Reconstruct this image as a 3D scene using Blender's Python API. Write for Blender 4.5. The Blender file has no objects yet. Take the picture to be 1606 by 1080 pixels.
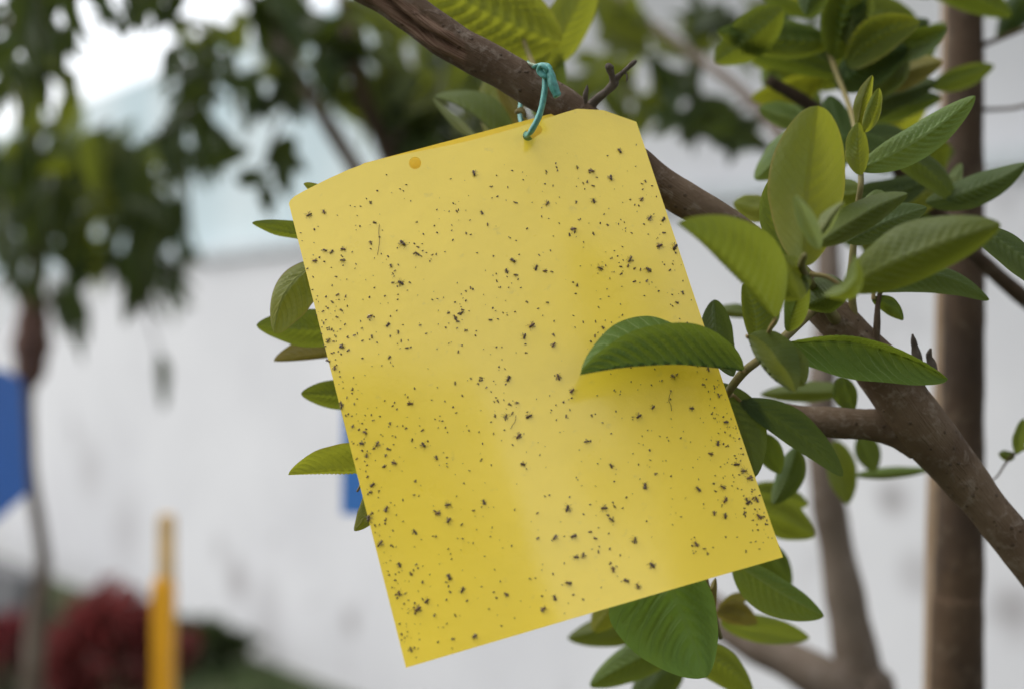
import bpy, bmesh, math, random
from mathutils import Vector, Matrix, noise, Quaternion

random.seed(11)
scene = bpy.context.scene
COL = scene.collection
R = math.radians

# ------------------------------------------------------------------ camera
CAM_Z = 1.5
FPX = 2231.0                      # focal length in pixels of the 1606 px wide photograph
cam_d = bpy.data.cameras.new('camera')
cam = bpy.data.objects.new('camera', cam_d)
COL.objects.link(cam)
cam.location = (0, 0, CAM_Z)
cam.rotation_euler = (R(90), 0, 0)
cam_d.sensor_width = 36.0
cam_d.lens = 50.0
cam_d.clip_start = 0.02
cam_d.clip_end = 2000
cam_d.dof.use_dof = True
cam_d.dof.focus_distance = 0.768
cam_d.dof.aperture_fstop = 2.95
cam_d.dof.aperture_blades = 0
scene.camera = cam

# ------------------------------------------------------------------ sky and sun (bright overcast)
SUN_EL, SUN_AZ = R(55), R(-72)     # azimuth from +Y towards +X; negative = left of the view
world = bpy.data.worlds.new('World')
scene.world = world
world.use_nodes = True
wn = world.node_tree
bg = wn.nodes['Background']
sky = wn.nodes.new('ShaderNodeTexSky')
sky.sky_type = 'NISHITA'
sky.sun_disc = False
sky.sun_elevation = SUN_EL
sky.sun_rotation = SUN_AZ
sky.air_density = 1.0
sky.dust_density = 3.0
sky.ozone_density = 1.0
hs = wn.nodes.new('ShaderNodeHueSaturation')
hs.inputs['Saturation'].default_value = 0.22      # cloud cover: nearly white
wn.links.new(sky.outputs['Color'], hs.inputs['Color'])
wn.links.new(hs.outputs['Color'], bg.inputs['Color'])
bg.inputs['Strength'].default_value = 0.15

sun_d = bpy.data.lights.new('sun', 'SUN')
sun_d.energy = 0.5
sun_d.angle = R(40)
sun_d.color = (1.0, 0.96, 0.9)
sun = bpy.data.objects.new('sun', sun_d)
COL.objects.link(sun)
to_sun = Vector((math.sin(SUN_AZ) * math.cos(SUN_EL), math.cos(SUN_AZ) * math.cos(SUN_EL), math.sin(SUN_EL)))
sun.rotation_euler = to_sun.to_track_quat('Z', 'Y').to_euler()
sun.location = to_sun * 20

scene.view_settings.view_transform = 'Standard'
scene.view_settings.look = 'None'
scene.view_settings.gamma = 1.0
scene.view_settings.exposure = 1.05
scene.view_settings.use_curve_mapping = False
scene.render.engine = 'CYCLES'
scene.cycles.use_denoising = True
scene.cycles.max_bounces = 8
scene.cycles.transparent_max_bounces = 8
scene.cycles.transmission_bounces = 4

# ------------------------------------------------------------------ helpers
def PX(x, y, d):
    """point at depth d (metres along the view axis) seen at photo pixel x, y"""
    return Vector(((x - 803.0) / FPX * d, d, CAM_Z - (y - 540.0) / FPX * d))

def smooth(mesh):
    for p in mesh.polygons:
        p.use_smooth = True

def link(name, mesh, mat, parent=None, loc=(0, 0, 0)):
    o = bpy.data.objects.new(name, mesh)
    COL.objects.link(o)
    o.location = loc
    if mat is not None and len(mesh.materials) == 0:
        for m in (mat if isinstance(mat, (list, tuple)) else [mat]):
            mesh.materials.append(m)
    if parent is not None:
        o.parent = parent
    return o

def mesh_from(name, verts, faces, uvs=None, sm=True):
    me = bpy.data.meshes.new(name)
    me.from_pydata(verts, [], faces)
    if uvs is not None:
        l = me.uv_layers.new(name='UVMap')
        for p in me.polygons:
            for li in p.loop_indices:
                l.data[li].uv = uvs[me.loops[li].vertex_index]
    if sm:
        smooth(me)
    me.update()
    return me

def thing(name, label, cat, loc=(0, 0, 0), group=None):
    o = bpy.data.objects.new(name, None)
    COL.objects.link(o)
    o.location = loc
    o.empty_display_size = 0.05
    o['label'] = label
    o['category'] = cat
    if group:
        o['group'] = group
    return o

def tag(o, label=None, cat=None, group=None, kind=None):
    if label: o['label'] = label
    if cat: o['category'] = cat
    if group: o['group'] = group
    if kind: o['kind'] = kind
    return o

def part(name, verts, faces, mat, root, uvs=None, sm=True):
    """a mesh given in world coordinates that becomes a child of root, origin at its own centre"""
    c = Vector((0, 0, 0))
    for v in verts:
        c += Vector(v)
    c /= len(verts)
    me = mesh_from(name, [tuple(Vector(v) - c) for v in verts], faces, uvs, sm)
    base = Vector((0, 0, 0))
    p = root
    while p is not None:
        base += Vector(p.location)
        p = p.parent
    return link(name, me, mat, root, c - base)

def catmull(pts, n):
    """pts: list of (Vector, radius); returns n samples per span"""
    out = []
    P = [pts[0]] + list(pts) + [pts[-1]]
    for i in range(1, len(P) - 2):
        p0, p1, p2, p3 = (Vector(P[j][0]) for j in (i - 1, i, i + 1, i + 2))
        r1, r2 = P[i][1], P[i + 1][1]
        for k in range(n):
            t = k / n
            q = 0.5 * ((2 * p1) + (p2 - p0) * t + (2 * p0 - 5 * p1 + 4 * p2 - p3) * t * t + (3 * p1 - p0 - 3 * p2 + p3) * t ** 3)
            out.append((q, r1 + (r2 - r1) * (t * t * (3 - 2 * t))))
    out.append((Vector(P[-2][0]), P[-2][1]))
    return out

def tube(pts, n=6, seg=12, disp=None, flat=1.0, up=None, caps=True):
    """tapered tube through pts; returns verts, faces, uvs.  disp(i, frac, ang, co) -> radial offset"""
    S = catmull(pts, n)
    verts, faces, uvs = [], [], []
    T = []
    for i in range(len(S)):
        a = S[max(i - 1, 0)][0]; b = S[min(i + 1, len(S) - 1)][0]
        T.append((b - a).normalized())
    ref = Vector(up) if up is not None else (Vector((0, 0, 1)) if abs(T[0].z) < 0.9 else Vector((1, 0, 0)))
    nrm = (ref - T[0] * ref.dot(T[0])).normalized()
    length = 0.0
    for i, (c, r) in enumerate(S):
        if i:
            q = T[i - 1].rotation_difference(T[i])
            nrm = (q @ nrm)
            nrm = (nrm - T[i] * nrm.dot(T[i])).normalized()
            length += (c - S[i - 1][0]).length
        bi = T[i].cross(nrm)
        for k in range(seg):
            a = 2 * math.pi * k / seg
            rr = r
            if disp:
                rr += disp(i / (len(S) - 1), a, c, r)
            verts.append(c + nrm * math.cos(a) * rr + bi * math.sin(a) * rr * flat)
            uvs.append((length * 10, k / seg))
    for i in range(len(S) - 1):
        for k in range(seg):
            k2 = (k + 1) % seg
            faces.append((i * seg + k, i * seg + k2, (i + 1) * seg + k2, (i + 1) * seg + k))
    if caps:
        faces.append(tuple(reversed(range(seg))))
        faces.append(tuple((len(S) - 1) * seg + k for k in range(seg)))
    return verts, faces, uvs

# ------------------------------------------------------------------ node helpers
def new_mat(name):
    m = bpy.data.materials.new(name)
    m.use_nodes = True
    nt = m.node_tree
    return m, nt, nt.nodes['Principled BSDF'], nt.nodes['Material Output']

def N(nt, typ, **kw):
    n = nt.nodes.new(typ)
    for k, v in kw.items():
        setattr(n, k, v)
    return n

def math_n(nt, op, a, b=None, c=None, clamp=False):
    n = nt.nodes.new('ShaderNodeMath')
    n.operation = op
    n.use_clamp = clamp
    for i, v in enumerate((a, b, c)):
        if v is None:
            continue
        if isinstance(v, (int, float)):
            n.inputs[i].default_value = v
        else:
            nt.links.new(v, n.inputs[i])
    return n.outputs[0]

def mix_c(nt, fac, a, b, blend='MIX'):
    n = nt.nodes.new('ShaderNodeMix')
    n.data_type = 'RGBA'
    n.blend_type = blend
    for i, v in ((0, fac), (6, a), (7, b)):
        if isinstance(v, (int, float)):
            n.inputs[i].default_value = v
        elif isinstance(v, tuple):
            n.inputs[i].default_value = (v[0], v[1], v[2], 1)
        else:
            nt.links.new(v, n.inputs[i])
    return n.outputs[2]

def ramp(nt, x, lo, hi, smoothstep=True):
    n = nt.nodes.new('ShaderNodeMapRange')
    n.interpolation_type = 'SMOOTHSTEP' if smoothstep else 'LINEAR'
    n.clamp = True
    n.inputs['From Min'].default_value = lo
    n.inputs['From Max'].default_value = hi
    nt.links.new(x, n.inputs['Value'])
    return n.outputs[0]

def noise_n(nt, scale, detail=3.0, rough=0.55, vec=None, dist=0.0):
    n = nt.nodes.new('ShaderNodeTexNoise')
    n.inputs['Scale'].default_value = scale
    n.inputs['Detail'].default_value = detail
    n.inputs['Roughness'].default_value = rough
    n.inputs['Distortion'].default_value = dist
    if vec is not None:
        nt.links.new(vec, n.inputs['Vector'])
    return n.outputs['Fac']

def bump_n(nt, h, strength, dist, bsdf):
    b = nt.nodes.new('ShaderNodeBump')
    b.inputs['Strength'].default_value = strength
    b.inputs['Distance'].default_value = dist
    nt.links.new(h, b.inputs['Height'])
    nt.links.new(b.outputs[0], bsdf.inputs['Normal'])
    return b

VEIN_K = 3.2
def leaf_mat(name, top, under, vein, glow, ribs=13, rough=0.5, trans=0.3, rim=None, veinmix=0.5):
    m, nt, bs, out = new_mat(name)
    uv = N(nt, 'ShaderNodeUVMap')
    sep = N(nt, 'ShaderNodeSeparateXYZ')
    nt.links.new(uv.outputs[0], sep.inputs[0])
    u, v = sep.outputs[0], sep.outputs[1]
    s = math_n(nt, 'ABSOLUTE', math_n(nt, 'MULTIPLY_ADD', v, 2.0, -1.0))
    # lateral veins sweep forward towards the rim
    w = math_n(nt, 'SUBTRACT', math_n(nt, 'MULTIPLY', u, float(ribs)), math_n(nt, 'MULTIPLY', math_n(nt, 'POWER', s, 1.35), VEIN_K))
    tc = N(nt, 'ShaderNodeTexCoord')
    wob = noise_n(nt, 60, 2, vec=tc.outputs['Object'])
    w = math_n(nt, 'ADD', w, math_n(nt, 'MULTIPLY_ADD', wob, 0.5, -0.25))
    fr = math_n(nt, 'ABSOLUTE', math_n(nt, 'SUBTRACT', math_n(nt, 'FRACT', w), 0.5))
    lat = ramp(nt, fr, 0.425, 0.485)
    mid = math_n(nt, 'SUBTRACT', 1.0, ramp(nt, s, 0.02, 0.07))
    veins = math_n(nt, 'MAXIMUM', math_n(nt, 'MULTIPLY', lat, 0.85), mid)
    net = N(nt, 'ShaderNodeTexVoronoi')
    net.feature = 'DISTANCE_TO_EDGE'
    net.inputs['Scale'].default_value = 420
    nt.links.new(tc.outputs['Object'], net.inputs['Vector'])
    netl = math_n(nt, 'SUBTRACT', 1.0, ramp(nt, net.outputs['Distance'], 0.0, 0.12))
    big = noise_n(nt, 28, 4, vec=tc.outputs['Object'])
    oi = N(nt, 'ShaderNodeObjectInfo')
    geo = N(nt, 'ShaderNodeNewGeometry')
    col = mix_c(nt, geo.outputs['Backfacing'], top, under)
    col = mix_c(nt, math_n(nt, 'MULTIPLY', ramp(nt, big, 0.45, 0.75), 0.45), col, tuple(a * b for a, b in zip(top, (1.9, 1.35, 0.9))))
    col = mix_c(nt, math_n(nt, 'MULTIPLY', veins, veinmix), col, vein)
    col = mix_c(nt, math_n(nt, 'MULTIPLY', netl, 0.14), col, vein)
    if rim:
        col = mix_c(nt, math_n(nt, 'MULTIPLY', ramp(nt, s, 0.9, 1.0), 0.75), col, rim)
    spots = noise_n(nt, 260, 2, vec=tc.outputs['Object'])
    col = mix_c(nt, math_n(nt, 'MULTIPLY', ramp(nt, spots, 0.69, 0.76), 0.5), col, (0.06, 0.04, 0.012))
    hv = N(nt, 'ShaderNodeHueSaturation')
    nt.links.new(col, hv.inputs['Color'])
    nt.links.new(math_n(nt, 'MULTIPLY_ADD', oi.outputs['Random'], 0.035, 0.483), hv.inputs['Hue'])
    nt.links.new(math_n(nt, 'MULTIPLY_ADD', oi.outputs['Random'], 0.5, 0.75), hv.inputs['Value'])
    col = hv.outputs[0]
    nt.links.new(col, bs.inputs['Base Color'])
    nt.links.new(math_n(nt, 'MULTIPLY_ADD', big, 0.3, rough - 0.12), bs.inputs['Roughness'])
    bs.inputs['Specular IOR Level'].default_value = 0.28
    h = math_n(nt, 'ADD', math_n(nt, 'MULTIPLY', veins, -0.8), math_n(nt, 'ADD', math_n(nt, 'MULTIPLY', netl, -0.25), math_n(nt, 'MULTIPLY', big, 0.8)))
    bump_n(nt, h, 0.5, 0.0006, bs)
    tr = N(nt, 'ShaderNodeBsdfTranslucent')
    nt.links.new(mix_c(nt, math_n(nt, 'MULTIPLY', veins, 0.35), glow, tuple(c * 0.6 for c in glow)), tr.inputs['Color'])
    mx = N(nt, 'ShaderNodeMixShader')
    mx.inputs[0].default_value = trans
    nt.links.new(bs.outputs[0], mx.inputs[1])
    nt.links.new(tr.outputs[0], mx.inputs[2])
    nt.links.new(mx.outputs[0], out.inputs['Surface'])
    return m

M = {}
M['leaf'] = leaf_mat('leaf_green', (0.060, 0.100, 0.014), (0.12, 0.15, 0.045), (0.18, 0.22, 0.07), (0.32, 0.37, 0.03), trans=0.31, veinmix=0.42)
M['leaf_fold'] = leaf_mat('leaf_fold', (0.055, 0.105, 0.015), (0.060, 0.105, 0.020), (0.20, 0.25, 0.085), (0.28, 0.36, 0.03), trans=0.32, veinmix=0.75)
M['leaf_bright'] = leaf_mat('leaf_bright', (0.095, 0.215, 0.045), (0.13, 0.17, 0.055), (0.14, 0.27, 0.07), (0.30, 0.45, 0.04), ribs=9, trans=0.35)
M['leaf_dark'] = leaf_mat('leaf_dark', (0.036, 0.066, 0.014), (0.07, 0.095, 0.03), (0.09, 0.13, 0.04), (0.22, 0.28, 0.025), trans=0.3)
M['leaf_young'] = leaf_mat('leaf_young', (0.095, 0.125, 0.018), (0.15, 0.165, 0.05), (0.16, 0.17, 0.04), (0.38, 0.40, 0.025), trans=0.4, rim=(0.22, 0.15, 0.04), veinmix=0.35)
M['leaf_yellow'] = leaf_mat('leaf_yellow', (0.15, 0.18, 0.022), (0.20, 0.20, 0.04), (0.06, 0.10, 0.015), (0.36, 0.38, 0.03), trans=0.45, rim=(0.2, 0.1, 0.05), ribs=11)
M['leaf_pale'] = leaf_mat('leaf_pale', (0.15, 0.19, 0.075), (0.22, 0.25, 0.11), (0.25, 0.27, 0.13), (0.3, 0.36, 0.08), rough=0.7)
M['leaf_olive'] = leaf_mat('leaf_olive', (0.16, 0.135, 0.03), (0.22, 0.18, 0.06), (0.22, 0.2, 0.08), (0.36, 0.3, 0.04))
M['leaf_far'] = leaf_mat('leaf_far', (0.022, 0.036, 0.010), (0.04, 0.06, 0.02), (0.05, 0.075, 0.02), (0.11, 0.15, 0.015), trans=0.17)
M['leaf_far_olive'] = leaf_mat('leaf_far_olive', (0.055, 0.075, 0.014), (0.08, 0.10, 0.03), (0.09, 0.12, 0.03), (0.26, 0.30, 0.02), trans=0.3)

def bark_mat(name, c1, c2, c3, scale=60, bump=0.6, dist=0.002, rough=0.75, stretch=0.25, lich=0.5, scar=False):
    m, nt, bs, out = new_mat(name)
    uv = N(nt, 'ShaderNodeUVMap')
    tc = N(nt, 'ShaderNodeTexCoord')
    n1 = noise_n(nt, scale * 0.35, 4, vec=tc.outputs['Object'])
    n2 = noise_n(nt, scale * 2.2, 6, 0.65, vec=tc.outputs['Object'], dist=0.4)
    mp = N(nt, 'ShaderNodeMapping')
    mp.inputs['Scale'].default_value = (1.0, 22.0 * stretch * 4, 1)
    nt.links.new(uv.outputs[0], mp.inputs[0])
    n3 = noise_n(nt, 5.0, 5, 0.6, vec=mp.outputs[0])
    col = mix_c(nt, ramp(nt, n1, 0.35, 0.65), c1, c2)
    col = mix_c(nt, math_n(nt, 'MULTIPLY', ramp(nt, n2, 0.5, 0.72), lich), col, c3)
    col = mix_c(nt, math_n(nt, 'MULTIPLY', ramp(nt, n3, 0.55, 0.75), 0.35), col, tuple(a * 0.45 for a in c1))
    vo = N(nt, 'ShaderNodeTexVoronoi')
    vo.inputs['Scale'].default_value = scale * 2.6
    nt.links.new(tc.outputs['Object'], vo.inputs['Vector'])
    dots = math_n(nt, 'SUBTRACT', 1.0, ramp(nt, vo.outputs['Distance'], 0.1, 0.2))
    col = mix_c(nt, math_n(nt, 'MULTIPLY', dots, 0.45), col, tuple(a * 0.4 for a in c1))
    if scar:
        at = N(nt, 'ShaderNodeAttribute')
        at.attribute_name = 'split_bark'
        raw = mix_c(nt, ramp(nt, n3, 0.35, 0.65), (0.10, 0.05, 0.028), (0.20, 0.125, 0.08))
        col = mix_c(nt, at.outputs['Fac'], col, raw)
    nt.links.new(col, bs.inputs['Base Color'])
    bs.inputs['Roughness'].default_value = rough
    bs.inputs['Specular IOR Level'].default_value = 0.3
    h = math_n(nt, 'ADD', n2, math_n(nt, 'ADD', math_n(nt, 'MULTIPLY', n3, 0.8), math_n(nt, 'MULTIPLY', dots, 0.5)))
    bump_n(nt, h, bump, dist, bs)
    return m

M['bark'] = bark_mat('bark', (0.085, 0.050, 0.026), (0.140, 0.094, 0.056), (0.24, 0.19, 0.145), bump=1.0, dist=0.0016, lich=0.75, scar=True)
M['scar'] = bark_mat('scar_bark', (0.12, 0.06, 0.035), (0.17, 0.10, 0.06), (0.2, 0.14, 0.1), bump=1.0, dist=0.002, stretch=1.2)
M['deadwood'] = bark_mat('deadwood', (0.05, 0.036, 0.025), (0.11, 0.085, 0.065), (0.2, 0.17, 0.14), scale=120, bump=0.9, dist=0.0008, stretch=1.0)
M['bark_dark'] = bark_mat('bark_dark', (0.045, 0.026, 0.013), (0.085, 0.050, 0.025), (0.20, 0.15, 0.10), scale=25, bump=0.8, dist=0.003, stretch=1)
M['bark_grey'] = bark_mat('bark_grey', (0.115, 0.085, 0.062), (0.16, 0.125, 0.095), (0.24, 0.20, 0.17), scale=25, bump=0.6, dist=0.003)
M['twig'] = bark_mat('twig_green', (0.14, 0.13, 0.045), (0.2, 0.16, 0.06), (0.22, 0.15, 0.08), scale=90, bump=0.3, dist=0.0004)
M['petiole'] = bark_mat('petiole', (0.22, 0.17, 0.06), (0.26, 0.19, 0.08), (0.2, 0.2, 0.08), scale=120, bump=0.2, dist=0.0003)

def plain(name, col, rough=0.6, spec=0.4, var=0.12, scale=20, bump=0.0, bdist=0.001):
    m, nt, bs, out = new_mat(name)
    tc = N(nt, 'ShaderNodeTexCoord')
    n1 = noise_n(nt, scale, 4, vec=tc.outputs['Object'])
    c = mix_c(nt, ramp(nt, n1, 0.3, 0.7), tuple(a * (1 - var) for a in col), tuple(min(1, a * (1 + var)) for a in col))
    nt.links.new(c, bs.inputs['Base Color'])
    bs.inputs['Roughness'].default_value = rough
    bs.inputs['Specular IOR Level'].default_value = spec
    if bump:
        bump_n(nt, noise_n(nt, scale * 6, 4, vec=tc.outputs['Object']), bump, bdist, bs)
    return m

# ------------------------------------------------------------------ ground
def ground_mat():
    m, nt, bs, out = new_mat('grass_ground')
    tc = N(nt, 'ShaderNodeTexCoord')
    a = noise_n(nt, 1.3, 4, vec=tc.outputs['Object'])
    b = noise_n(nt, 40, 4, vec=tc.outputs['Object'])
    c = mix_c(nt, ramp(nt, a, 0.35, 0.65), (0.035, 0.05, 0.015), (0.06, 0.075, 0.02))
    c = mix_c(nt, ramp(nt, b, 0.4, 0.7), c, (0.05, 0.045, 0.025))
    nt.links.new(c, bs.inputs['Base Color'])
    bs.inputs['Roughness'].default_value = 0.95
    bump_n(nt, b, 1.0, 0.03, bs)
    return m
G = 300
g = link('ground', mesh_from('ground', [(-G, -G, 0), (G, -G, 0), (G, G, 0), (-G, G, 0)], [(0, 1, 2, 3)], sm=False), ground_mat())
tag(g, kind='structure')

# ------------------------------------------------------------------ white building that runs back to the left
def wall_d(x):
    return 1.0 / (0.104 + 1.17e-4 * (x - 40))
def wall_xy(x, back=0.0):
    d = wall_d(x)
    p = Vector(((x - 803) / FPX * d, d, 0))
    return p + WN * -back
A0, A1 = Vector((-3.28, 9.6, 0)), Vector((1.53, 3.11, 0))
WD = (A1 - A0).normalized()
WN = Vector((WD.y, -WD.x, 0))
if WN.y > 0:
    WN = -WN
def wall_mat():
    m, nt, bs, out = new_mat('white_render')
    tc = N(nt, 'ShaderNodeTexCoord')
    a = noise_n(nt, 0.9, 5, 0.6, vec=tc.outputs['Object'])
    b = noise_n(nt, 2.2, 5, 0.65, vec=tc.outputs['Object'], dist=0.8)
    f = noise_n(nt, 90, 3, vec=tc.outputs['Object'])
    c = mix_c(nt, ramp(nt, a, 0.3, 0.7), (0.56, 0.56, 0.575), (0.65, 0.65, 0.66))
    c = mix_c(nt, math_n(nt, 'MULTIPLY', ramp(nt, b, 0.56, 0.72), 0.6), c, (0.36, 0.35, 0.36))
    # soft grey smudges, mostly low on the wall
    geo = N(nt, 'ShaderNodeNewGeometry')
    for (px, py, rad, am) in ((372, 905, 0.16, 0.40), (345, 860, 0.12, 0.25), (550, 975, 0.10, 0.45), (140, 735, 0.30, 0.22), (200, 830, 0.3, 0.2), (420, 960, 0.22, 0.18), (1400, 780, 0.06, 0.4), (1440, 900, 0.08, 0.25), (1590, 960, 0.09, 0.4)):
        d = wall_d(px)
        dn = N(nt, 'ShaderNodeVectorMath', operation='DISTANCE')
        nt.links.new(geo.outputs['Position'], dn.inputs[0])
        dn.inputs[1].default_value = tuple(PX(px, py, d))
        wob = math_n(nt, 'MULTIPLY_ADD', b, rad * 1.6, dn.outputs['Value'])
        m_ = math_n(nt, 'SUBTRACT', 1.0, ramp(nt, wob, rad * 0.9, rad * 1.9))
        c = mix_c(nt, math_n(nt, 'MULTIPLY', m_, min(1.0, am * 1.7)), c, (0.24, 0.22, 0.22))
    nt.links.new(c, bs.inputs['Base Color'])
    bs.inputs['Roughness'].default_value = 0.85
    bump_n(nt, f, 0.3, 0.004, bs)
    return m
def clad_mat():
    m, nt, bs, out = new_mat('pale_blue_cladding')
    tc = N(nt, 'ShaderNodeTexCoord')
    mp = N(nt, 'ShaderNodeMapping')
    mp.inputs['Scale'].default_value = (1, 1, 0.25)
    nt.links.new(tc.outputs['Object'], mp.inputs[0])
    a = noise_n(nt, 1.4, 4, vec=mp.outputs[0])
    c = mix_c(nt, ramp(nt, a, 0.35, 0.65), (0.34, 0.46, 0.50), (0.50, 0.58, 0.60))
    nt.links.new(c, bs.inputs['Base Color'])
    bs.inputs['Roughness'].default_value = 0.45
    return m
bl = thing('building', 'long white plastered building with pale blue cladding above its wall', 'building', (0, 0, 0))
LEFT, RIGHT = A0 - WD * 14, A1 + WD * 5.2
def slab(p, q, z0, z1, front, back, mat, name, root, z1b=None):
    """a box along the wall line from p to q"""
    f, k = WN * front, WN * -back
    z1b = z1 if z1b is None else z1b
    vs = [p + f, q + f, q + k, p + k]
    v = [Vector((a.x, a.y, z0)) for a in vs] + [Vector((vs[0].x, vs[0].y, z1)), Vector((vs[1].x, vs[1].y, z1b)), Vector((vs[2].x, vs[2].y, z1b)), Vector((vs[3].x, vs[3].y, z1))]
    fc = [(0, 3, 2, 1), (4, 5, 6, 7), (0, 1, 5, 4), (1, 2, 6, 5), (2, 3, 7, 6), (3, 0, 4, 7)]
    return part(name, v, fc, mat, root, sm=False)
M['wall'] = wall_mat()
slab(LEFT, RIGHT, -0.2, 1.93, 0.0, 0.25, M['wall'], 'wall', bl)
slab(LEFT, RIGHT, 1.93, 1.985, 0.03, 0.28, plain('coping_grey', (0.5, 0.53, 0.55), 0.7), 'coping', bl)
M['clad'] = clad_mat()
# upper cladding sheets, each a corrugated panel that can be told from the next
pm = None
Lw = (RIGHT - LEFT).length
npan = int(Lw / 1.1)
split = (A0 + WD * 4.3 - LEFT).length
for i in range(npan):
    p = LEFT + WD * (i * 1.1 + 0.004)
    q = LEFT + WD * ((i + 1) * 1.1 - 0.004)
    s = i * 1.1
    blue = s < split
    top = 3.02 if blue else 4.6
    slab(p, q, 1.987, top, -0.06 - 0.004 * (i % 2), 0.14, M['clad'] if blue else M['wall'], 'cladding_panel', bl)

# unseen overhang added above the right part to shade wall and garden below
slab(LEFT + WD * split, RIGHT, 3.35, 3.47, 0.75, -0.055, plain('shade_eave_grey', (0.45, 0.45, 0.46), 0.8), 'shade_eave', bl)

# ------------------------------------------------------------------ leaf builder for leaves the photo shows singly
def leaf_width(t, k=0.92, e=0.62):
    return max(0.0, math.sin(math.pi * t ** k)) ** e * (1 - 0.10 * t)

def leaf(root, mat, base, tip, d0, d1, bend=0.0, a=(30, 0.0), b=(30, 0.0), dm=0.0, ribs=13, amp=0.0007, nu=78, nv=8,
         pet=None, curl=1.3, wob=0.0012, label=None, name='leaf', ka=0.92, kb=0.92, e=0.62):
    """a (b): reach in photo pixels of the side to the left (right) of base->tip as seen, and that rim's depth offset in metres"""
    bx, by = base; tx, ty = tip
    ax = Vector((tx - bx, ty - by)); L = ax.length; ax /= L
    pp = Vector((ax.y, -ax.x))
    seed = Vector((bx * 0.13, by * 0.17, 3.1))
    grid = []
    uvs = []
    for i in range(nu + 1):
        t = i / nu
        te = min(max(t, 0.0), 1.0)
        mx = Vector((bx, by)) + ax * (L * te) + pp * (bend * 4 * te * (1 - te))
        dd = d0 + (d1 - d0) * te + dm * 4 * te * (1 - te)
        row = []
        for j in range(-nv, nv + 1):
            s = abs(j) / nv
            reach, dz = (a if j <= 0 else (-b[0], b[1]))
            w = leaf_width(te, ka if j <= 0 else kb, e)
            off = pp * (reach * w * s)
            # edge outline gently uneven
            un = 1 + 0.05 * noise.noise(Vector((te * 5, j * 0.2 + (9 if j > 0 else 0), seed.x + seed.y)))
            off *= un
            q = PX(mx.x + off.x, mx.y + off.y, dd + dz * (s ** curl) * w)
            row.append(q)
            uvs.append((te, 0.5 + 0.5 * j / nv))
        grid.append(row)
    nj = 2 * nv + 1
    verts = []
    for i in range(nu + 1):
        for j in range(nj):
            du = grid[min(i + 1, nu)][j] - grid[max(i - 1, 0)][j]
            dv = grid[i][min(j + 1, nj - 1)] - grid[i][max(j - 1, 0)]
            n = du.cross(dv)
            n = n.normalized() if n.length > 1e-12 else Vector((0, -1, 0))
            t = i / nu
            s = abs(j - nv) / nv
            ph = t * ribs - (s ** 1.35) * VEIN_K
            env = math.sin(math.pi * min(1, s * 1.05)) ** 1.1 if 0 < s < 0.95 else 0.0
            w = leaf_width(t)
            h = amp * 1.7 * env * w * -math.cos(2 * math.pi * ph)
            h -= amp * 1.2 * math.exp(-(s / 0.08) ** 2) * w
            h += wob * w * noise.noise(Vector((t * 3.0, (j - nv) * 0.25, seed.x + seed.y)))
            verts.append(grid[i][j] + n * h)
    faces = []
    for i in range(nu):
        for j in range(nj - 1):
            faces.append((i * nj + j, i * nj + j + 1, (i + 1) * nj + j + 1, (i + 1) * nj + j))
    ob = part(name, verts, faces, mat, root, uvs)
    if pet is not None:
        b0 = verts[nv]
        q = PX(*pet)
        mid = (b0 + q) / 2 + Vector((0, 0, 0.002))
        tip_in = verts[2 * nj + nv]
        tv, tf, tu = tube([(q, 0.0013), (mid, 0.0011), (b0, 0.001), (tip_in + Vector((0, 0.0008, 0)), 0.0006)], 5, 6)
        part('petiole', tv, tf, M['petiole'], ob, tu)
    if label:
        ob['label'] = label
    return ob

# ------------------------------------------------------------------ the tree that carries the trap
tree = thing('fruit_tree', 'broad ribbed-leaf fruit tree whose smooth brown limb carries the yellow sheet', 'tree', (0.95, 0.82, 0))

def main_disp(fr, a, c, r):
    v = noise.noise(c * 28) * 0.10 * r + noise.noise(c * 90) * 0.035 * r
    return v
Rpx = lambda w, d: w / 2 / FPX * d     # half of a pixel width at a depth, in metres

def scar_disp(fr, a, c, r):
    v = main_disp(fr, a, c, r)
    # long split in the bark on the viewer's lower side near the top of the frame
    px = c.x / c.y * FPX + 803
    if px < 745:
        k = min(1.0, (745 - px) / 45)
        return_v = 0.0
        for a0, wid, dep in ((SC_A, 0.12, -0.55), (SC_A + 0.36, 0.20, 0.20), (SC_A - 0.34, 0.22, 0.16)):
            aa = (a - a0 - 0.12 * math.sin(px * 0.05) + math.pi) % (2 * math.pi) - math.pi
            return_v += dep * r * math.exp(-(aa / wid) ** 2)
        fib = noise.noise(Vector((px * 0.02, a * 9, 4.0))) * 0.12 * r + noise.noise(Vector((px * 0.07, a * 20, 1.0))) * 0.09 * r
        aa = (a - SC_A + math.pi) % (2 * math.pi) - math.pi
        v += k * (return_v + fib * math.exp(-(aa / 0.9) ** 2))
    return v
SC_A = 0.0
limb_pts = [((470, -95), .80, 66), ((545, -42), .80, 64), ((617, 0), .80, 62), ((705, 64), .80, 58), ((785, 108), .80, 57), ((850, 147), .80, 60),
            ((900, 180), .80, 62), ((975, 240), .80, 58), ((1050, 298), .80, 56), ((1130, 348), .80, 56), ((1230, 425), .81, 58),
            ((1310, 500), .81, 64), ((1385, 585), .81, 78), ((1440, 662), .81, 86), ((1500, 735), .82, 76), ((1560, 810), .82, 66),
            ((1640, 912), .82, 62), ((1760, 1110), .82, 68)]
pts = [(PX(x, y, d), Rpx(w, d)) for (x, y), d, w in limb_pts]
pts += [(Vector((0.62, 0.82, 0.75)), 0.025), (Vector((0.80, 0.82, 0.35)), 0.03), (Vector((0.95, 0.82, -0.05)), 0.038)]
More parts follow.
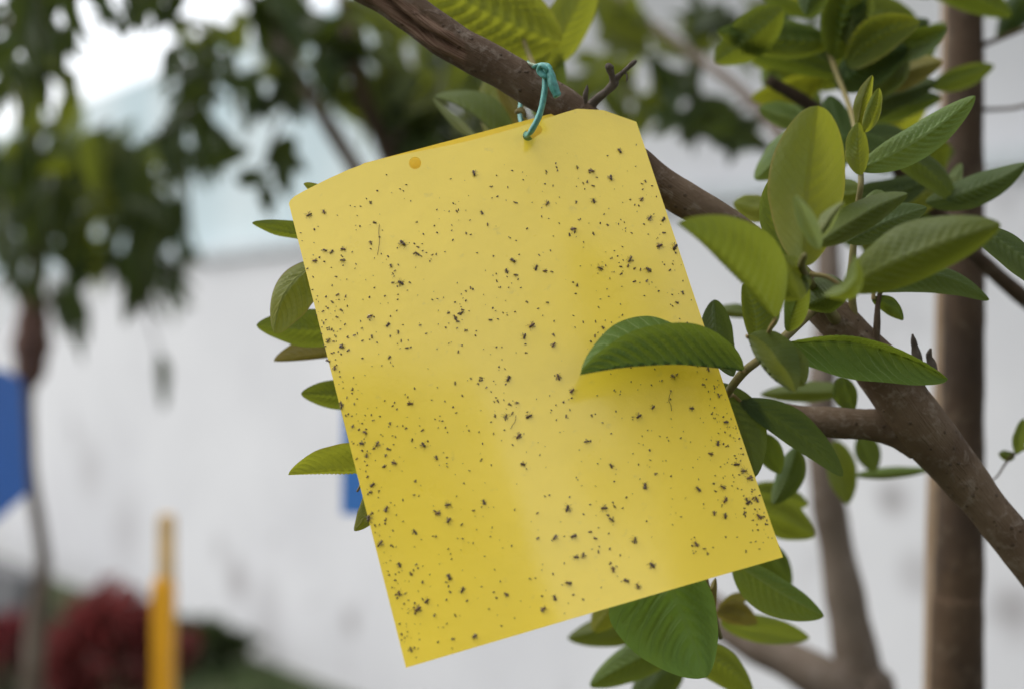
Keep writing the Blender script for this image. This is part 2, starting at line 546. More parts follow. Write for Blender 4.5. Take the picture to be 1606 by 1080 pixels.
# find the tube angle that faces the viewer and a little down (for the split)
SEG = 72
tv, tf, tu = tube(pts, 24, SEG, None)
i0 = 52
best = min(range(SEG), key=lambda k: (tv[i0 * SEG + k] - (pts[2][0] + Vector((0, -0.02, -0.012)))).length)
SC_A = 2 * math.pi * best / SEG
tv, tf, tu = tube(pts, 24, SEG, scar_disp)
limb = part('limb', tv, tf, M['bark'], tree, tu)
# the split shows rawer, redder bark with a ragged outline
at = limb.data.attributes.new('split_bark', 'FLOAT', 'POINT')
for i, c in enumerate(tv):
    px = c.x / c.y * FPX + 803
    if px < 760 and c.z > CAM_Z:
        k = i % SEG
        aa = (2 * math.pi * k / SEG - SC_A + math.pi) % (2 * math.pi) - math.pi
        e1 = 0.70 + 0.25 * noise.noise(c * 160) - abs(aa)
        e2 = (738 + 14 * noise.noise(c * 230) - px) / 60
        at.data[i].value = max(0.0, min(1.0, min(e1, e2) * 5))

def branch(root, name, plist, mat, seg=12, n=8, dk=0.10, cap=True):
    P = [(PX(x, y, d), Rpx(w, d)) for x, y, d, w in plist]
    v, f, u = tube(P, n, seg, lambda fr, a, c, r: noise.noise(c * 60) * dk * r + noise.noise(c * 200) * dk * 0.5 * r)
    return part(name, v, f, mat, root, u)

branch(tree, 'limb', [(1440, 690, .815, 60), (1385, 668, .815, 52), (1320, 663, .82, 48), (1240, 655, .83, 44), (1150, 640, .85, 38), (1040, 610, .87, 30)], M['bark'], 20, 10)
# dry stub of a cut twig on top of the limb
branch(tree, 'twig', [(918, 178, .80, 20), (934, 158, .795, 15), (952, 143, .79, 13), (963, 131, .788, 14), (966, 124, .787, 10), (980, 111, .784, 7), (992, 100, .782, 8), (998, 96, .782, 5)], M['deadwood'], 12, 6, 0.25)
branch(tree, 'twig', [(963, 132, .788, 13), (960, 120, .785, 9), (957, 110, .783, 12), (956, 104, .782, 15), (957, 101, .782, 9)], M['deadwood'], 10, 5, 0.22)
branch(tree, 'twig', [(977, 114, .785, 4), (983, 117, .783, 3), (983, 128, .783, 2.5)], M['deadwood'], 6, 5, 0.2)
branch(tree, 'twig', [(919, 162, .792, 5), (918, 150, .790, 9), (920, 142, .789, 7), (921, 134, .789, 2)], M['deadwood'], 8, 5, 0.2)
# dry bark on the limb beside the right trunk
branch(tree, 'twig', [(1440, 590, .80, 22), (1438, 560, .80, 18), (1434, 540, .80, 10), (1431, 524, .80, 3)], M['deadwood'], 10, 5, 0.3)
branch(tree, 'twig', [(1462, 600, .80, 24), (1461, 572, .80, 17), (1457, 558, .80, 12), (1460, 546, .80, 4)], M['deadwood'], 10, 5, 0.3)
# leafy shoots
branch(tree, 'shoot', [(1290, 470, .81, 18), (1240, 520, .76, 15), (1195, 560, .745, 14), (1160, 590, .75, 14), (1128, 640, .775, 12), (1095, 720, .79, 10), (1090, 800, .80, 9), (1105, 900, .81, 9), (1130, 1000, .83, 8)], M['twig'], 10, 6, 0.05)
branch(tree, 'shoot', [(1310, 500, .80, 20), (1275, 450, .74, 14), (1258, 420, .70, 12), (1262, 400, .68, 9)], M['twig'], 10, 6, 0.05)
branch(tree, 'shoot', [(1345, 540, .81, 16), (1335, 440, .80, 12), (1345, 330, .80, 10), (1350, 270, .80, 9), (1336, 180, .88, 8), (1310, 110, .93, 8), (1296, 60, .95, 7), (1290, -30, .96, 6)], M['twig'], 10, 6, 0.05)
branch(tree, 'limb', [(1620, 480, 1.02, 26), (1530, 400, 1.0, 24), (1440, 300, .99, 22), (1390, 250, .98, 20), (1270, 165, .97, 20), (1215, 132, .97, 18), (1203, 124, .97, 14)], M['bark_dark'], 12, 6, 0.1)
branch(tree, 'twig', [(1370, 600, .81, 16), (1375, 520, .80, 12), (1378, 470, .80, 8), (1390, 450, .80, 7), (1440, 425, .80, 5)], M['bark'], 8, 5, 0.1)
branch(tree, 'shoot', [(1040, 610, .87, 26), (900, 560, .86, 16), (760, 520, .84, 12), (600, 500, .81, 9), (500, 470, .80, 6)], M['twig'], 8, 5, 0.05)
branch(tree, 'shoot', [(760, 520, .84, 10), (660, 620, .82, 8), (590, 720, .80, 6), (560, 770, .79, 4)], M['twig'], 8, 5, 0.05)
branch(tree, 'shoot', [(600, 500, .81, 8), (560, 400, .80, 6), (500, 320, .79, 4)], M['twig'], 8, 5, 0.05)
branch(tree, 'shoot', [(860, 150, .81, 12), (840, 110, .86, 10), (820, 60, .90, 8), (800, -20, .92, 7)], M['twig'], 8, 5, 0.05)

Lf = M['leaf']
# --- the leaf that reaches across the sheet: folded along its midrib, both halves standing up
leaf(tree, M['leaf_fold'], (1168, 582), (910, 588), .742, .712, bend=-9, a=(-74, -0.004), b=(86, 0.022), dm=-0.004, ribs=13, amp=0.0011, nu=96, nv=10,
     ka=0.80, kb=1.55, pet=(1160, 592, .75), label='folded ribbed leaf lying across the front of the yellow sheet')
# --- right of the sheet, sharp
leaf(tree, M['leaf_fold'], (1228, 540), (1487, 594), .755, .775, bend=26, a=(9, -0.012), b=(60, -0.01), ribs=11, amp=0.001, nu=96, nv=9, pet=(1205, 558, .748))
leaf(tree, M['leaf_dark'], (1160, 628), (1322, 746), .80, .80, bend=14, a=(30, 0.006), b=(26, -0.004), ribs=11, amp=0.0005, pet=(1140, 622, .785))
leaf(tree, M['leaf_dark'], (1118, 600), (1184, 748), .80, .79, bend=12, a=(42, 0.006), b=(45, 0.006), ribs=11, amp=0.0005, pet=(1128, 640, .775))
leaf(tree, M['leaf_dark'], (1180, 680), (1224, 742), .84, .85, bend=4, a=(24, 0.0), b=(20, 0.01), amp=0.0003, pet=(1150, 640, .82))
leaf(tree, M['leaf_dark'], (1120, 470), (1150, 590), .80, .77, bend=-10, a=(28, 0.01), b=(26, 0), amp=0.0004)
leaf(tree, Lf, (1185, 535), (1166, 445), .74, .735, bend=-8, a=(20, 0.0), b=(42, -0.006), ribs=11, amp=0.0005, pet=(1195, 555, .746))
# cupped small leaf below the big one
leaf(tree, Lf, (1172, 527), (1246, 616), .72, .70, bend=-14, a=(64, 0.012), b=(-30, -0.016), ribs=9, amp=0.0003, curl=1.8, pet=(1190, 556, .745))
leaf(tree, Lf, (1215, 548), (1262, 604), .722, .708, bend=4, a=(30, 0.008), b=(26, -0.001), ribs=9, amp=0.0003)
# --- foreground pair, soft
leaf(tree, Lf, (1216, 502), (1062, 350), .70, .64, bend=-12, a=(6, 0.02), b=(82, 0.006), dm=-0.01, ribs=13, amp=0.0009, nu=96, pet=(1198, 545, .742))
leaf(tree, Lf, (1325, 452), (1570, 352), .70, .655, bend=8, a=(52, 0.012), b=(44, 0.008), dm=-0.012, ribs=14, amp=0.0008, nu=96, pet=(1270, 430, .70))
leaf(tree, Lf, (1290, 462), (1340, 398), .655, .645, bend=-8, a=(-20, -0.012), b=(40, 0.010), ribs=9, amp=0.0004, curl=1.6)
leaf(tree, Lf, (1255, 470), (1222, 400), .70, .69, bend=0, a=(40, 0.01), b=(36, 0.02), amp=0.0004)
leaf(tree, Lf, (1235, 520), (1260, 430), .735, .70, bend=0, a=(16, 0.01), b=(24, 0.01), amp=0.0004)
leaf(tree, M['leaf_dark'], (1330, 455), (1262, 480), .72, .74, bend=0, a=(24, 0.01), b=(40, 0.01), amp=0.0004)
# upright young leaf
leaf(tree, M['leaf_young'], (1262, 418), (1283, 166), .715, .72, bend=6, a=(66, 0.010), b=(62, 0.014), dm=0.006, ribs=10, amp=0.0004, nu=96, wob=0.0018, ka=1.1, kb=1.1, e=0.5)
leaf(tree, M['leaf_pale'], (1285, 392), (1246, 306), .665, .64, bend=-2, a=(16, 0.012), b=(16, 0.012), amp=0.0002)
leaf(tree, M['leaf_pale'], (1280, 378), (1324, 316), .675, .66, bend=3, a=(12, 0.012), b=(10, 0.016), amp=0.0002)
leaf(tree, Lf, (1280, 385), (1424, 304), .70, .72, bend=6, a=(26, 0.02), b=(26, 0.006), amp=0.0005)
leaf(tree, M['leaf_dark'], (1330, 380), (1454, 326), .74, .76, bend=4, a=(28, 0.01), b=(24, 0.0), amp=0.0005)
leaf(tree, Lf, (1238, 402), (1212, 276), .78, .78, bend=10, a=(24, -0.006), b=(34, 0.006), ribs=9, amp=0.0006, pet=(1260, 420, .74))
leaf(tree, M['leaf_yellow'], (1215, 330), (1150, 318), .88, .89, bend=0, a=(26, 0), b=(20, 0.01), amp=0.0004)
leaf(tree, Lf, (1245, 205), (1184, 282), .88, .88, bend=6, a=(30, 0), b=(24, 0.01), amp=0.0005)
# leaf pair to the right of the shoot
leaf(tree, Lf, (1346, 266), (1530, 151), .80, .79, bend=-10, a=(26, 0.008), b=(32, -0.003), ribs=14, amp=0.0007, nu=96)
leaf(tree, M['leaf_dark'], (1384, 232), (1500, 318), .84, .86, bend=16, a=(22, 0.01), b=(28, 0), amp=0.0005)
leaf(tree, M['leaf_dark'], (1452, 318), (1610, 256), .86, .85, bend=-8, a=(22, 0.012), b=(30, 0), ribs=14, amp=0.0006)
leaf(tree, M['leaf_pale'], (1490, 300), (1508, 256), .88, .89, bend=0, a=(12, 0), b=(10, 0), amp=0.0002)
leaf(tree, M['leaf_dark'], (1370, 452), (1552, 470), .80, .79, bend=30, a=(16, 0.008), b=(30, -0.002), amp=0.0005, pet=(1370, 470, .80))
leaf(tree, M['leaf_dark'], (1520, 352), (1660, 470), .76, .74, bend=14, a=(20, 0.01), b=(30, 0.0), amp=0.0006)
leaf(tree, M['leaf_dark'], (1368, 468), (1417, 502), .80, .80, bend=6, a=(14, 0), b=(14, 0.004), amp=0.0002)
# the shoot tip
leaf(tree, M['leaf_young'], (1346, 205), (1368, 118), .80, .79, bend=5, a=(12, 0.006), b=(14, 0.006), ribs=14, amp=0.0004)
leaf(tree, M['leaf_young'], (1356, 208), (1379, 138), .792, .785, bend=-4, a=(15, 0.002), b=(12, 0.01), ribs=14, amp=0.0005)
leaf(tree, M['leaf_young'], (1349, 275), (1346, 192), .795, .79, bend=2, a=(22, 0.006), b=(18, 0.003), ribs=11, amp=0.0004)
leaf(tree, Lf, (1352, 320), (1400, 330), .80, .78, bend=4, a=(24, 0.01), b=(24, 0), amp=0.0004)
leaf(tree, Lf, (1352, 300), (1300, 300), .82, .84, bend=4, a=(24, 0.01), b=(24, 0), amp=0.0004)
# upper right whorl, softer, farther
leaf(tree, Lf, (1308, 66), (1124, 50), .95, .92, bend=4, a=(31, 0.004), b=(33, 0.01), ribs=11, amp=0.0032, nu=96)
leaf(tree, M['leaf_dark'], (1312, 118), (1168, 88), .96, .97, bend=-8, a=(20, 0.01), b=(24, 0.0), ribs=11, amp=0.0008)
leaf(tree, Lf, (1310, 95), (1342, -60), .94, .92, bend=4, a=(34, 0), b=(38, 0.01), ribs=12, amp=0.003, nu=96)
leaf(tree, M['leaf_dark'], (1330, 120), (1458, 32), .97, .98, bend=6, a=(32, 0.01), b=(30, 0), ribs=11, amp=0.0016)
leaf(tree, M['leaf_dark'], (1312, 138), (1424, 74), .93, .92, bend=8, a=(34, 0.01), b=(38, 0), ribs=12, amp=0.0025)
leaf(tree, M['leaf_olive'], (1372, 142), (1478, 96), .95, .94, bend=6, a=(28, 0.01), b=(26, 0), ribs=11, amp=0.0006)
leaf(tree, M['leaf_dark'], (1355, 168), (1470, 128), .96, .96, bend=0, a=(24, 0.01), b=(20, 0), amp=0.0006)
leaf(tree, M['leaf_pale'], (1440, 66), (1484, 36), 1.0, 1.0, bend=0, a=(12, 0), b=(12, 0), amp=0.0003)
leaf(tree, Lf, (1270, 195), (1190, 170), .93, .94, bend=0, a=(20, 0.0), b=(24, 0.01), amp=0.0006)
leaf(tree, M['leaf_dark'], (1330, 230), (1430, 215), .92, .93, bend=4, a=(26, 0.01), b=(22, 0), amp=0.0005)
leaf(tree, Lf, (1290, 20), (1180, -30), .98, .98, bend=0, a=(28, 0), b=(26, 0.01), amp=0.0006)
leaf(tree, M['leaf_dark'], (1300, 150), (1330, 230), .92, .91, bend=0, a=(20, 0), b=(24, 0.01), amp=0.0005)
rw = random.Random(77)
for k in range(36):
    cx, cy = rw.uniform(1180, 1480), rw.uniform(-40, 330)
    if cx < 1260 and cy > 170: cx += 130
    dd = rw.uniform(0.90, 1.06)
    an = rw.uniform(-math.pi, math.pi)
    Lp = rw.uniform(110, 185)
    ww = rw.uniform(0.17, 0.25) * Lp
    leaf(tree, (Lf, M['leaf_dark'], Lf, M['leaf_dark'], M['leaf_young'])[k % 5], (cx, cy), (cx + Lp * math.cos(an), cy + Lp * 0.7 * math.sin(an)), dd, dd + rw.uniform(-0.05, 0.03),
         bend=rw.uniform(-14, 14), a=(ww, rw.uniform(-0.01, 0.015)), b=(ww, rw.uniform(-0.01, 0.015)), ribs=rw.choice((10, 11, 12)), amp=rw.uniform(0.0008, 0.002), nu=66, nv=7,
         ka=rw.uniform(0.8, 1.1), kb=rw.uniform(0.8, 1.1))
# around and below the side limb
leaf(tree, Lf, (1330, 612), (1192, 618), .92, .93, bend=0, a=(16, 0), b=(18, 0.01), amp=0.0005)
leaf(tree, M['leaf_dark'], (1318, 590), (1338, 646), .86, .86, bend=0, a=(18, 0), b=(22, 0), amp=0.0004)
leaf(tree, Lf, (1340, 745), (1460, 736), .98, .98, bend=0, a=(10, 0.01), b=(10, 0), amp=0.0003)
leaf(tree, M['leaf_dark'], (1350, 680), (1372, 740), .97, .97, bend=0, a=(22, 0), b=(20, 0), amp=0.0004)
leaf(tree, Lf, (1310, 690), (1330, 790), 1.0, 1.0, bend=0, a=(26, 0), b=(24, 0.01), amp=0.0004)
leaf(tree, Lf, (1195, 492), (1110, 486), .90, .91, bend=0, a=(10, 0), b=(12, 0.01), amp=0.0004)
# right of the sheet's lower corner
leaf(tree, M['leaf_dark'], (1250, 700), (1212, 790), .88, .88, bend=6, a=(26, 0), b=(22, 0.01), amp=0.0004)
leaf(tree, Lf, (1170, 790), (1278, 840), .93, .95, bend=4, a=(34, 0), b=(34, 0.01), amp=0.0008)
leaf(tree, Lf, (1170, 770), (1268, 790), .96, .97, bend=4, a=(22, 0), b=(26, 0.01), amp=0.0008)
leaf(tree, M['leaf_dark'], (1180, 850), (1240, 920), .92, .93, bend=4, a=(26, 0), b=(30, 0.01), amp=0.0006)
leaf(tree, Lf, (1150, 880), (1292, 966), .83, .83, bend=-2, a=(22, 0.01), b=(44, -0.002), ribs=11, amp=0.0005)
# below the sheet
leaf(tree, M['leaf_bright'], (1022, 850), (1107, 1062), .80, .775, bend=4, a=(56, -0.006), b=(112, 0.004), kb=0.85, ribs=9, amp=0.0011, nu=90, nv=10, label='bright green puckered leaf hanging below the yellow sheet')
leaf(tree, M['leaf_olive'], (1122, 905), (1108, 1056), .815, .79, bend=-6, a=(12, 0.0), b=(10, 0.01), amp=0.0003)
leaf(tree, Lf, (955, 930), (972, 992), .80, .80, bend=0, a=(9, 0), b=(8, 0), amp=0.0002)
leaf(tree, M['leaf_olive'], (1122, 960), (1188, 976), .90, .90, bend=6, a=(22, 0), b=(18, 0), amp=0.0003)
leaf(tree, M['leaf_olive'], (1126, 960), (1180, 930), .90, .91, bend=4, a=(12, 0), b=(12, 0), amp=0.0003)
leaf(tree, Lf, (1130, 975), (1270, 1000), .92, .94, bend=0, a=(24, 0), b=(22, 0), amp=0.0003)
leaf(tree, Lf, (1060, 1010), (1182, 1090), .86, .87, bend=14, a=(26, 0), b=(34, 0.01), amp=0.0006)
leaf(tree, Lf, (1080, 1000), (925, 1075), .90, .90, bend=-6, a=(34, 0), b=(30, 0.01), amp=0.0008)
leaf(tree, Lf, (1050, 960), (890, 1000), .94, .95, bend=0, a=(34, 0), b=(24, 0.01), amp=0.0006)
leaf(tree, M['leaf_yellow'], (1000, 900), (930, 990), .90, .91, bend=0, a=(30, 0), b=(30, 0.01), amp=0.0006)
leaf(tree, M['leaf_dark'], (1070, 1030), (990, 1110), .95, .95, bend=0, a=(34, 0), b=(34, 0.01), amp=0.0006)
# left of the sheet
leaf(tree, Lf, (520, 372), (395, 350), .80, .795, bend=6, a=(8, 0.006), b=(22, 0), amp=0.0004)
leaf(tree, M['leaf_yellow'], (506, 408), (430, 522), .785, .772, bend=-20, a=(-54, -0.006) if False else (48, -0.002), b=(22, 0.010), ribs=9, amp=0.0006, nu=96)
leaf(tree, Lf, (560, 520), (402, 510), .82, .82, bend=0, a=(30, 0.004), b=(32, 0), amp=0.0005)
leaf(tree, M['leaf_olive'], (570, 548), (429, 566), .84, .84, bend=0, a=(6, 0), b=(34, 0.004), amp=0.0005)
leaf(tree, Lf, (590, 620), (472, 617), .83, .825, bend=0, a=(24, 0.004), b=(26, 0), amp=0.0005)
leaf(tree, M['leaf_yellow'], (620, 742), (452, 744), .785, .77, bend=-6, a=(-8, 0.01) if False else (4, 0.01), b=(44, -0.004), ribs=13, amp=0.0007, nu=96)
leaf(tree, M['leaf_yellow'], (585, 760), (556, 832), .785, .78, bend=8, a=(20, 0), b=(16, 0.004), amp=0.0004)
leaf(tree, M['leaf_yellow'], (540, 330), (476, 288), .785, .78, bend=0, a=(8, 0), b=(16, 0.004), amp=0.0003)
# behind and above the limb
leaf(tree, M['leaf_yellow'], (880, 66), (640, -60), .90, .88, bend=10, a=(80, 0.01), b=(66, 0), ribs=13, amp=0.0026, nu=96)
leaf(tree, M['leaf_young'], (842, 118), (936, -60), .92, .93, bend=-4, a=(38, 0.0), b=(36, 0.01), ribs=11, amp=0.0008)
leaf(tree, Lf, (850, 60), (850, 190), .93, .92, bend=0, a=(40, 0.0), b=(36, 0.01), ribs=11, amp=0.0008)
leaf(tree, Lf, (800, 250), (680, 152), .88, .90, bend=-16, a=(-4, 0.0), b=(44, 0.02), ribs=11, amp=0.0005)
leaf(tree, M['leaf_pale'], (752, 222), (679, 154), .875, .895, bend=3, a=(7, 0.004), b=(8, 0.002), amp=0.0002)
leaf(tree, M['leaf_young'], (770, 120), (800, 240), .92, .90, bend=4, a=(38, 0.0), b=(40, 0.01), ribs=11, amp=0.0006)
leaf(tree, Lf, (780, 250), (880, 190), .86, .87, bend=0, a=(26, 0.0), b=(26, 0.01), amp=0.0004)
leaf(tree, M['leaf_olive'], (780, 130), (830, 215), .89, .88, bend=4, a=(14, 0.0), b=(16, 0.01), amp=0.0003)

# ------------------------------------------------------------------ the yellow sticky sheet
W, H = 0.20, 0.2664
CARD_C = Vector((0.03044 * 0.2, 3.758 * 0.2, CAM_Z - 0.05515 * 0.2))
def cv(v):      # camera (right, down, forward) -> world
    return Vector((v[0], v[2], -v[1]))
E1 = cv((0.9602, -0.2594, 0.1034)).normalized()
E2 = cv((0.2560, 0.9290, -0.2396)); E2 = (E2 - E1 * E2.dot(E1)).normalized()
NC = E1.cross(E2)
if NC.y > 0:
    NC = -NC
def card_bend(u, v):
    """u, v in -0.5..0.5 (v down); bulge towards the viewer in metres"""
    r = 0.0045 * math.cos(math.pi * u) * (0.5 - v) * 1.2
    r -= 0.006 * max(0.0, -u - 0.1) * max(0.0, v + 0.1) * 4
    r += 0.010 * max(0.0, v - 0.1) ** 2 * 2
    r -= 0.008 * max(0.0, u - 0.15) ** 2 * 3
    r += 0.0006 * noise.noise(Vector((u * 5, v * 5, 2.2)))
    return r
def card_pt(u, v, lift=0.0):
    return CARD_C + E1 * (u * W) + E2 * (v * H) + NC * (card_bend(u, v) + lift)
def card_nrm(u, v):
    e = 0.004
    a = card_pt(u + e, v) - card_pt(u - e, v)
    b = card_pt(u, v + e) - card_pt(u, v - e)
    n = a.cross(b).normalized()
    return n if n.dot(NC) > 0 else -n
def to_px(p):
    return 803 + p.x / p.y * FPX, 540 - (p.z - CAM_Z) / p.y * FPX
def card_uv(x, y):
    u = v = 0.0
    for _ in range(12):
        px, py = to_px(card_pt(u, v))
        e = 1e-3
        ax, ay = to_px(card_pt(u + e, v)); bx, by = to_px(card_pt(u, v + e))
        j = ((ax - px) / e, (bx - px) / e, (ay - py) / e, (by - py) / e)
        det = j[0] * j[3] - j[1] * j[2]
        dx, dy = x - px, y - py
        u += (j[3] * dx - j[1] * dy) / det
        v += (-j[2] * dx + j[0] * dy) / det
    return u, v

def sheet(name, outline, holes, lift, mat, root):
    bm = bmesh.new()
    edges = []
    for loop in [outline] + holes:
        vs = [bm.verts.new((x, y, 0)) for x, y in loop]
        for i in range(len(vs)):
            edges.append(bm.edges.new((vs[i], vs[(i + 1) % len(vs)])))
    bmesh.ops.triangle_fill(bm, use_beauty=True, use_dissolve=False, edges=edges)
    # drop anything filled inside a hole
    def inside(p, lp):
        c = False
        for i in range(len(lp)):
            x1, y1 = lp[i]; x2, y2 = lp[(i + 1) % len(lp)]
            if (y1 > p.y) != (y2 > p.y) and p.x < (x2 - x1) * (p.y - y1) / (y2 - y1) + x1:
                c = not c
        return c
    dead = [f for f in bm.faces if any(inside(f.calc_center_median(), h) for h in holes)]
    bmesh.ops.delete(bm, geom=dead, context='FACES')
    for ax in (0, 1):
        for k in range(1, 28):
            t = -0.5 + k / 28
            co = [0, 0, 0]; no = [0, 0, 0]
            co[ax] = t + 0.0003; no[ax] = 1
            bmesh.ops.bisect_plane(bm, geom=bm.verts[:] + bm.edges[:] + bm.faces[:], dist=1e-6, plane_co=co, plane_no=no)
    uvl = bm.loops.layers.uv.new('UVMap')
    for f in bm.faces:
        for l in f.loops:
            l[uvl].uv = (l.vert.co.x + 0.5, l.vert.co.y + 0.5)
    base = Vector(root.location)
    for v in bm.verts:
        u, w = v.co.x, v.co.y
        v.co = card_pt(u, w, lift(u, w)) - base
    bm.normal_update()
    if sum((f.normal.dot(NC) for f in bm.faces)) < 0:
        bmesh.ops.reverse_faces(bm, faces=bm.faces[:])
    me = bpy.data.meshes.new(name)
    bm.to_mesh(me); bm.free()
    smooth(me)
    o = link(name, me, mat, root)
    s = o.modifiers.new('thickness', 'SOLIDIFY')
    s.thickness = 0.0004
    s.offset = -1
    e = o.modifiers.new('crisp_rim', 'EDGE_SPLIT')
    e.split_angle = R(40)
    return o

def ring(cx, cy, rpx, n=28):
    """circle of rpx photo pixels on the sheet round pixel cx, cy -> uv loop"""
    return [card_uv(cx + rpx * math.cos(2 * math.pi * i / n), cy + rpx * math.sin(2 * math.pi * i / n)) for i in range(n)]
def capsule(p, q, r, n=12):
    a = math.atan2(q[1] - p[1], q[0] - p[0])
    out = []
    for i in range(n + 1):
        t = a + math.pi / 2 + math.pi * i / n
        out.append((p[0] + r * math.cos(t), p[1] + r * math.sin(t)))
    for i in range(n + 1):
        t = a - math.pi / 2 + math.pi * i / n
        out.append((q[0] + r * math.cos(t), q[1] + r * math.sin(t)))
    return [card_uv(x, y) for x, y in out]

def sheet_mat(name, col, rough, coat=0.9):
    m, nt, bs, out = new_mat(name)
    uv = N(nt, 'ShaderNodeUVMap')
    mp = N(nt, 'ShaderNodeMapping')
    mp.inputs['Scale'].default_value = (1.0, 1.33, 1)
    nt.links.new(uv.outputs[0], mp.inputs[0])
    V = mp.outputs[0]
    a = noise_n(nt, 3.0, 4, vec=V)
    b = noise_n(nt, 22, 5, 0.6, vec=V)
    c = mix_c(nt, ramp(nt, a, 0.35, 0.65), tuple(x * 0.96 for x in col), col)
    # faint greyish smears in the glue
    sm = math_n(nt, 'MULTIPLY', ramp(nt, b, 0.62, 0.74), 0.22)
    c = mix_c(nt, sm, c, (0.40, 0.33, 0.10))
    dust = noise_n(nt, 260, 3, 0.7, vec=V)
    c = mix_c(nt, math_n(nt, 'MULTIPLY', ramp(nt, dust, 0.66, 0.74), 0.35), c, (0.30, 0.22, 0.06))
    nt.links.new(c, bs.inputs['Base Color'])
    rn = math_n(nt, 'MULTIPLY_ADD', noise_n(nt, 7, 4, vec=V), 0.16, rough - 0.08)
    nt.links.new(rn, bs.inputs['Roughness'])
    bs.inputs['Specular IOR Level'].default_value = 0.5
    bs.inputs['Coat Weight'].default_value = coat      # the glue film
    bs.inputs['Coat Roughness'].default_value = 0.15
    bs.inputs['Coat IOR'].default_value = 1.75
    fine = noise_n(nt, 170, 4, 0.6, vec=V, dist=1.2)
    wide = noise_n(nt, 14, 3, vec=V)
    h = math_n(nt, 'ADD', math_n(nt, 'MULTIPLY', fine, 0.35), wide)
    bump_n(nt, h, 0.25, 0.0012, bs)
    return m
M['sheet'] = sheet_mat('yellow_sticky_sheet', (0.95, 0.695, 0.045), 0.30)
trap = thing('sticky_trap', 'yellow sticky insect trap sheet dotted with dark flies, hanging from the limb', 'insect trap', tuple(card_pt(0, 0.5)))
corners = [card_uv(x, y) for x, y in ((1008.5, 195), (1000, 191), (946, 173), (905, 171), (598, 249.5), (572, 257), (547, 266), (515, 280.5), (478, 299), (462, 308), (455, 315), (453, 320))]
outl2 = [(-0.496, 0.488), (0.496, 0.488)] + [(max(-0.496, min(0.496, u)), v - (0.011 if 2 < k < 6 else 0.004)) for k, (u, v) in enumerate(corners)]
def top_dip(t):        # the front layer sags a little below the back layer along the top edge
    return 0.013 * math.sin(math.pi * t) ** 1.2
outl = [(-0.5, 0.5), (0.5, 0.5)] + [(max(-0.5, min(0.5, u)), v) for u, v in corners[:4]]
(ua, va), (ub, vb) = corners[3], corners[4]
for k in range(1, 16):
    t = k / 16
    u = ua + (ub - ua) * t
    outl.append((u, va + (vb - va) * t + top_dip(t)))
outl += [(max(-0.5, min(0.5, u)), v) for u, v in corners[4:]]
hole_a = ring(651, 256, 9.5)
hole_b = capsule((828, 213), (842, 204), 8.2)
sheet('front_sheet', outl, [hole_a, hole_b], lambda u, v: 0.0, M['sheet'], trap)
hole_c = ring(827, 214, 9.5)
sheet('back_sheet', outl2, [hole_c], lambda u, v: -0.0018 - 0.0065 * max(0, math.cos(math.pi * u)) * max(0.0, 0.5 - v) - 0.001 * (v + 0.5), sheet_mat('yellow_back_sheet', (0.84, 0.60, 0.03), 0.5, 0.0), trap)

# ------------------------------------------------------------------ the teal tie
M['tie'] = plain('teal_tie', (0.075, 0.27, 0.235), 0.45, 0.5, 0.25, 400, 0.4, 0.0004)
M['tie_pale'] = plain('pale_tie', (0.36, 0.46, 0.34), 0.5, 0.4, 0.15, 300)
tie = thing('plant_tie', 'teal plastic tie knotted round the limb, threaded through the yellow sheet', 'tie', tuple(PX(828, 213, .772)))
def tie_part(name, plist, mat, flat=0.6, seg=10, up=(0, -1, 0)):
    P = [(PX(x, y, d), Rpx(w, d)) for x, y, d, w in plist]
    v, f, u = tube(P, 8, seg, lambda fr, a, c, r: r * (0.16 * math.cos(3 * a) + 0.12 * noise.noise(c * 300)), flat=flat, up=up)
    return part(name, v, f, mat, tie, u)
hb = 0.777
tie_part('strand', [(853, 106, .772, 13), (855, 122, .768, 12), (853, 150, .766, 12), (846, 180, .766, 12.5), (834, 204, .768, 12), (827, 212, .778, 10), (820, 205, .792, 9),
                    (818, 192, .802, 9), (815, 178, .815, 8), (818, 150, .828, 8), (826, 118, .830, 8), (829, 100, .815, 9)], M['tie'], 0.75)
tie_part('strand', [(808, 94, .822, 10), (824, 99, .806, 10), (840, 104, .785, 10), (855, 106, .772, 9)], M['tie_pale'], 0.5)
tie_part('knot', [(838, 106, .780, 8), (848, 102, .772, 9), (860, 105, .766, 10), (863, 116, .766, 9), (854, 120, .764, 9), (846, 112, .765, 10), (848, 104, .763, 9), (856, 108, .762, 8), (857, 117, .764, 5)], M['tie'], 0.8)
tie_part('loose_end', [(856, 104, .768, 12), (863, 118, .764, 15), (867, 132, .763, 14), (873, 148, .764, 13), (875, 152, .764, 9)], M['tie'], 1.0, up=(0, -1, 0))
tie_part('strand', [(811, 176, .80, 9), (815, 173, .795, 11), (821, 176, .796, 9), (824, 182, .81, 7)], M['twig'], 0.8)

# ------------------------------------------------------------------ insects stuck to the sheet
M['fly'] = plain('insect_black', (0.07, 0.042, 0.02), 0.4, 0.5, 0.4, 900)
M['fly_brown'] = plain('insect_brown', (0.11, 0.055, 0.025), 0.45, 0.5, 0.4, 900)
M['gnat'] = plain('gnat_dark', (0.085, 0.055, 0.024), 0.5, 0.4, 0.4, 900)
M['gnat_faded'] = plain('gnat_faded', (0.13, 0.085, 0.05), 0.6, 0.3, 0.3, 900)
def wing_mat():
    m, nt, bs, out = new_mat('insect_wing')
    bs.inputs['Base Color'].default_value = (0.16, 0.12, 0.07, 1)
    bs.inputs['Roughness'].default_value = 0.3
    tc = N(nt, 'ShaderNodeTexCoord')
    a = noise_n(nt, 1500, 2, vec=tc.outputs['Object'])
    nt.links.new(math_n(nt, 'MULTIPLY_ADD', a, 0.5, 0.25), bs.inputs['Alpha'])
    return m
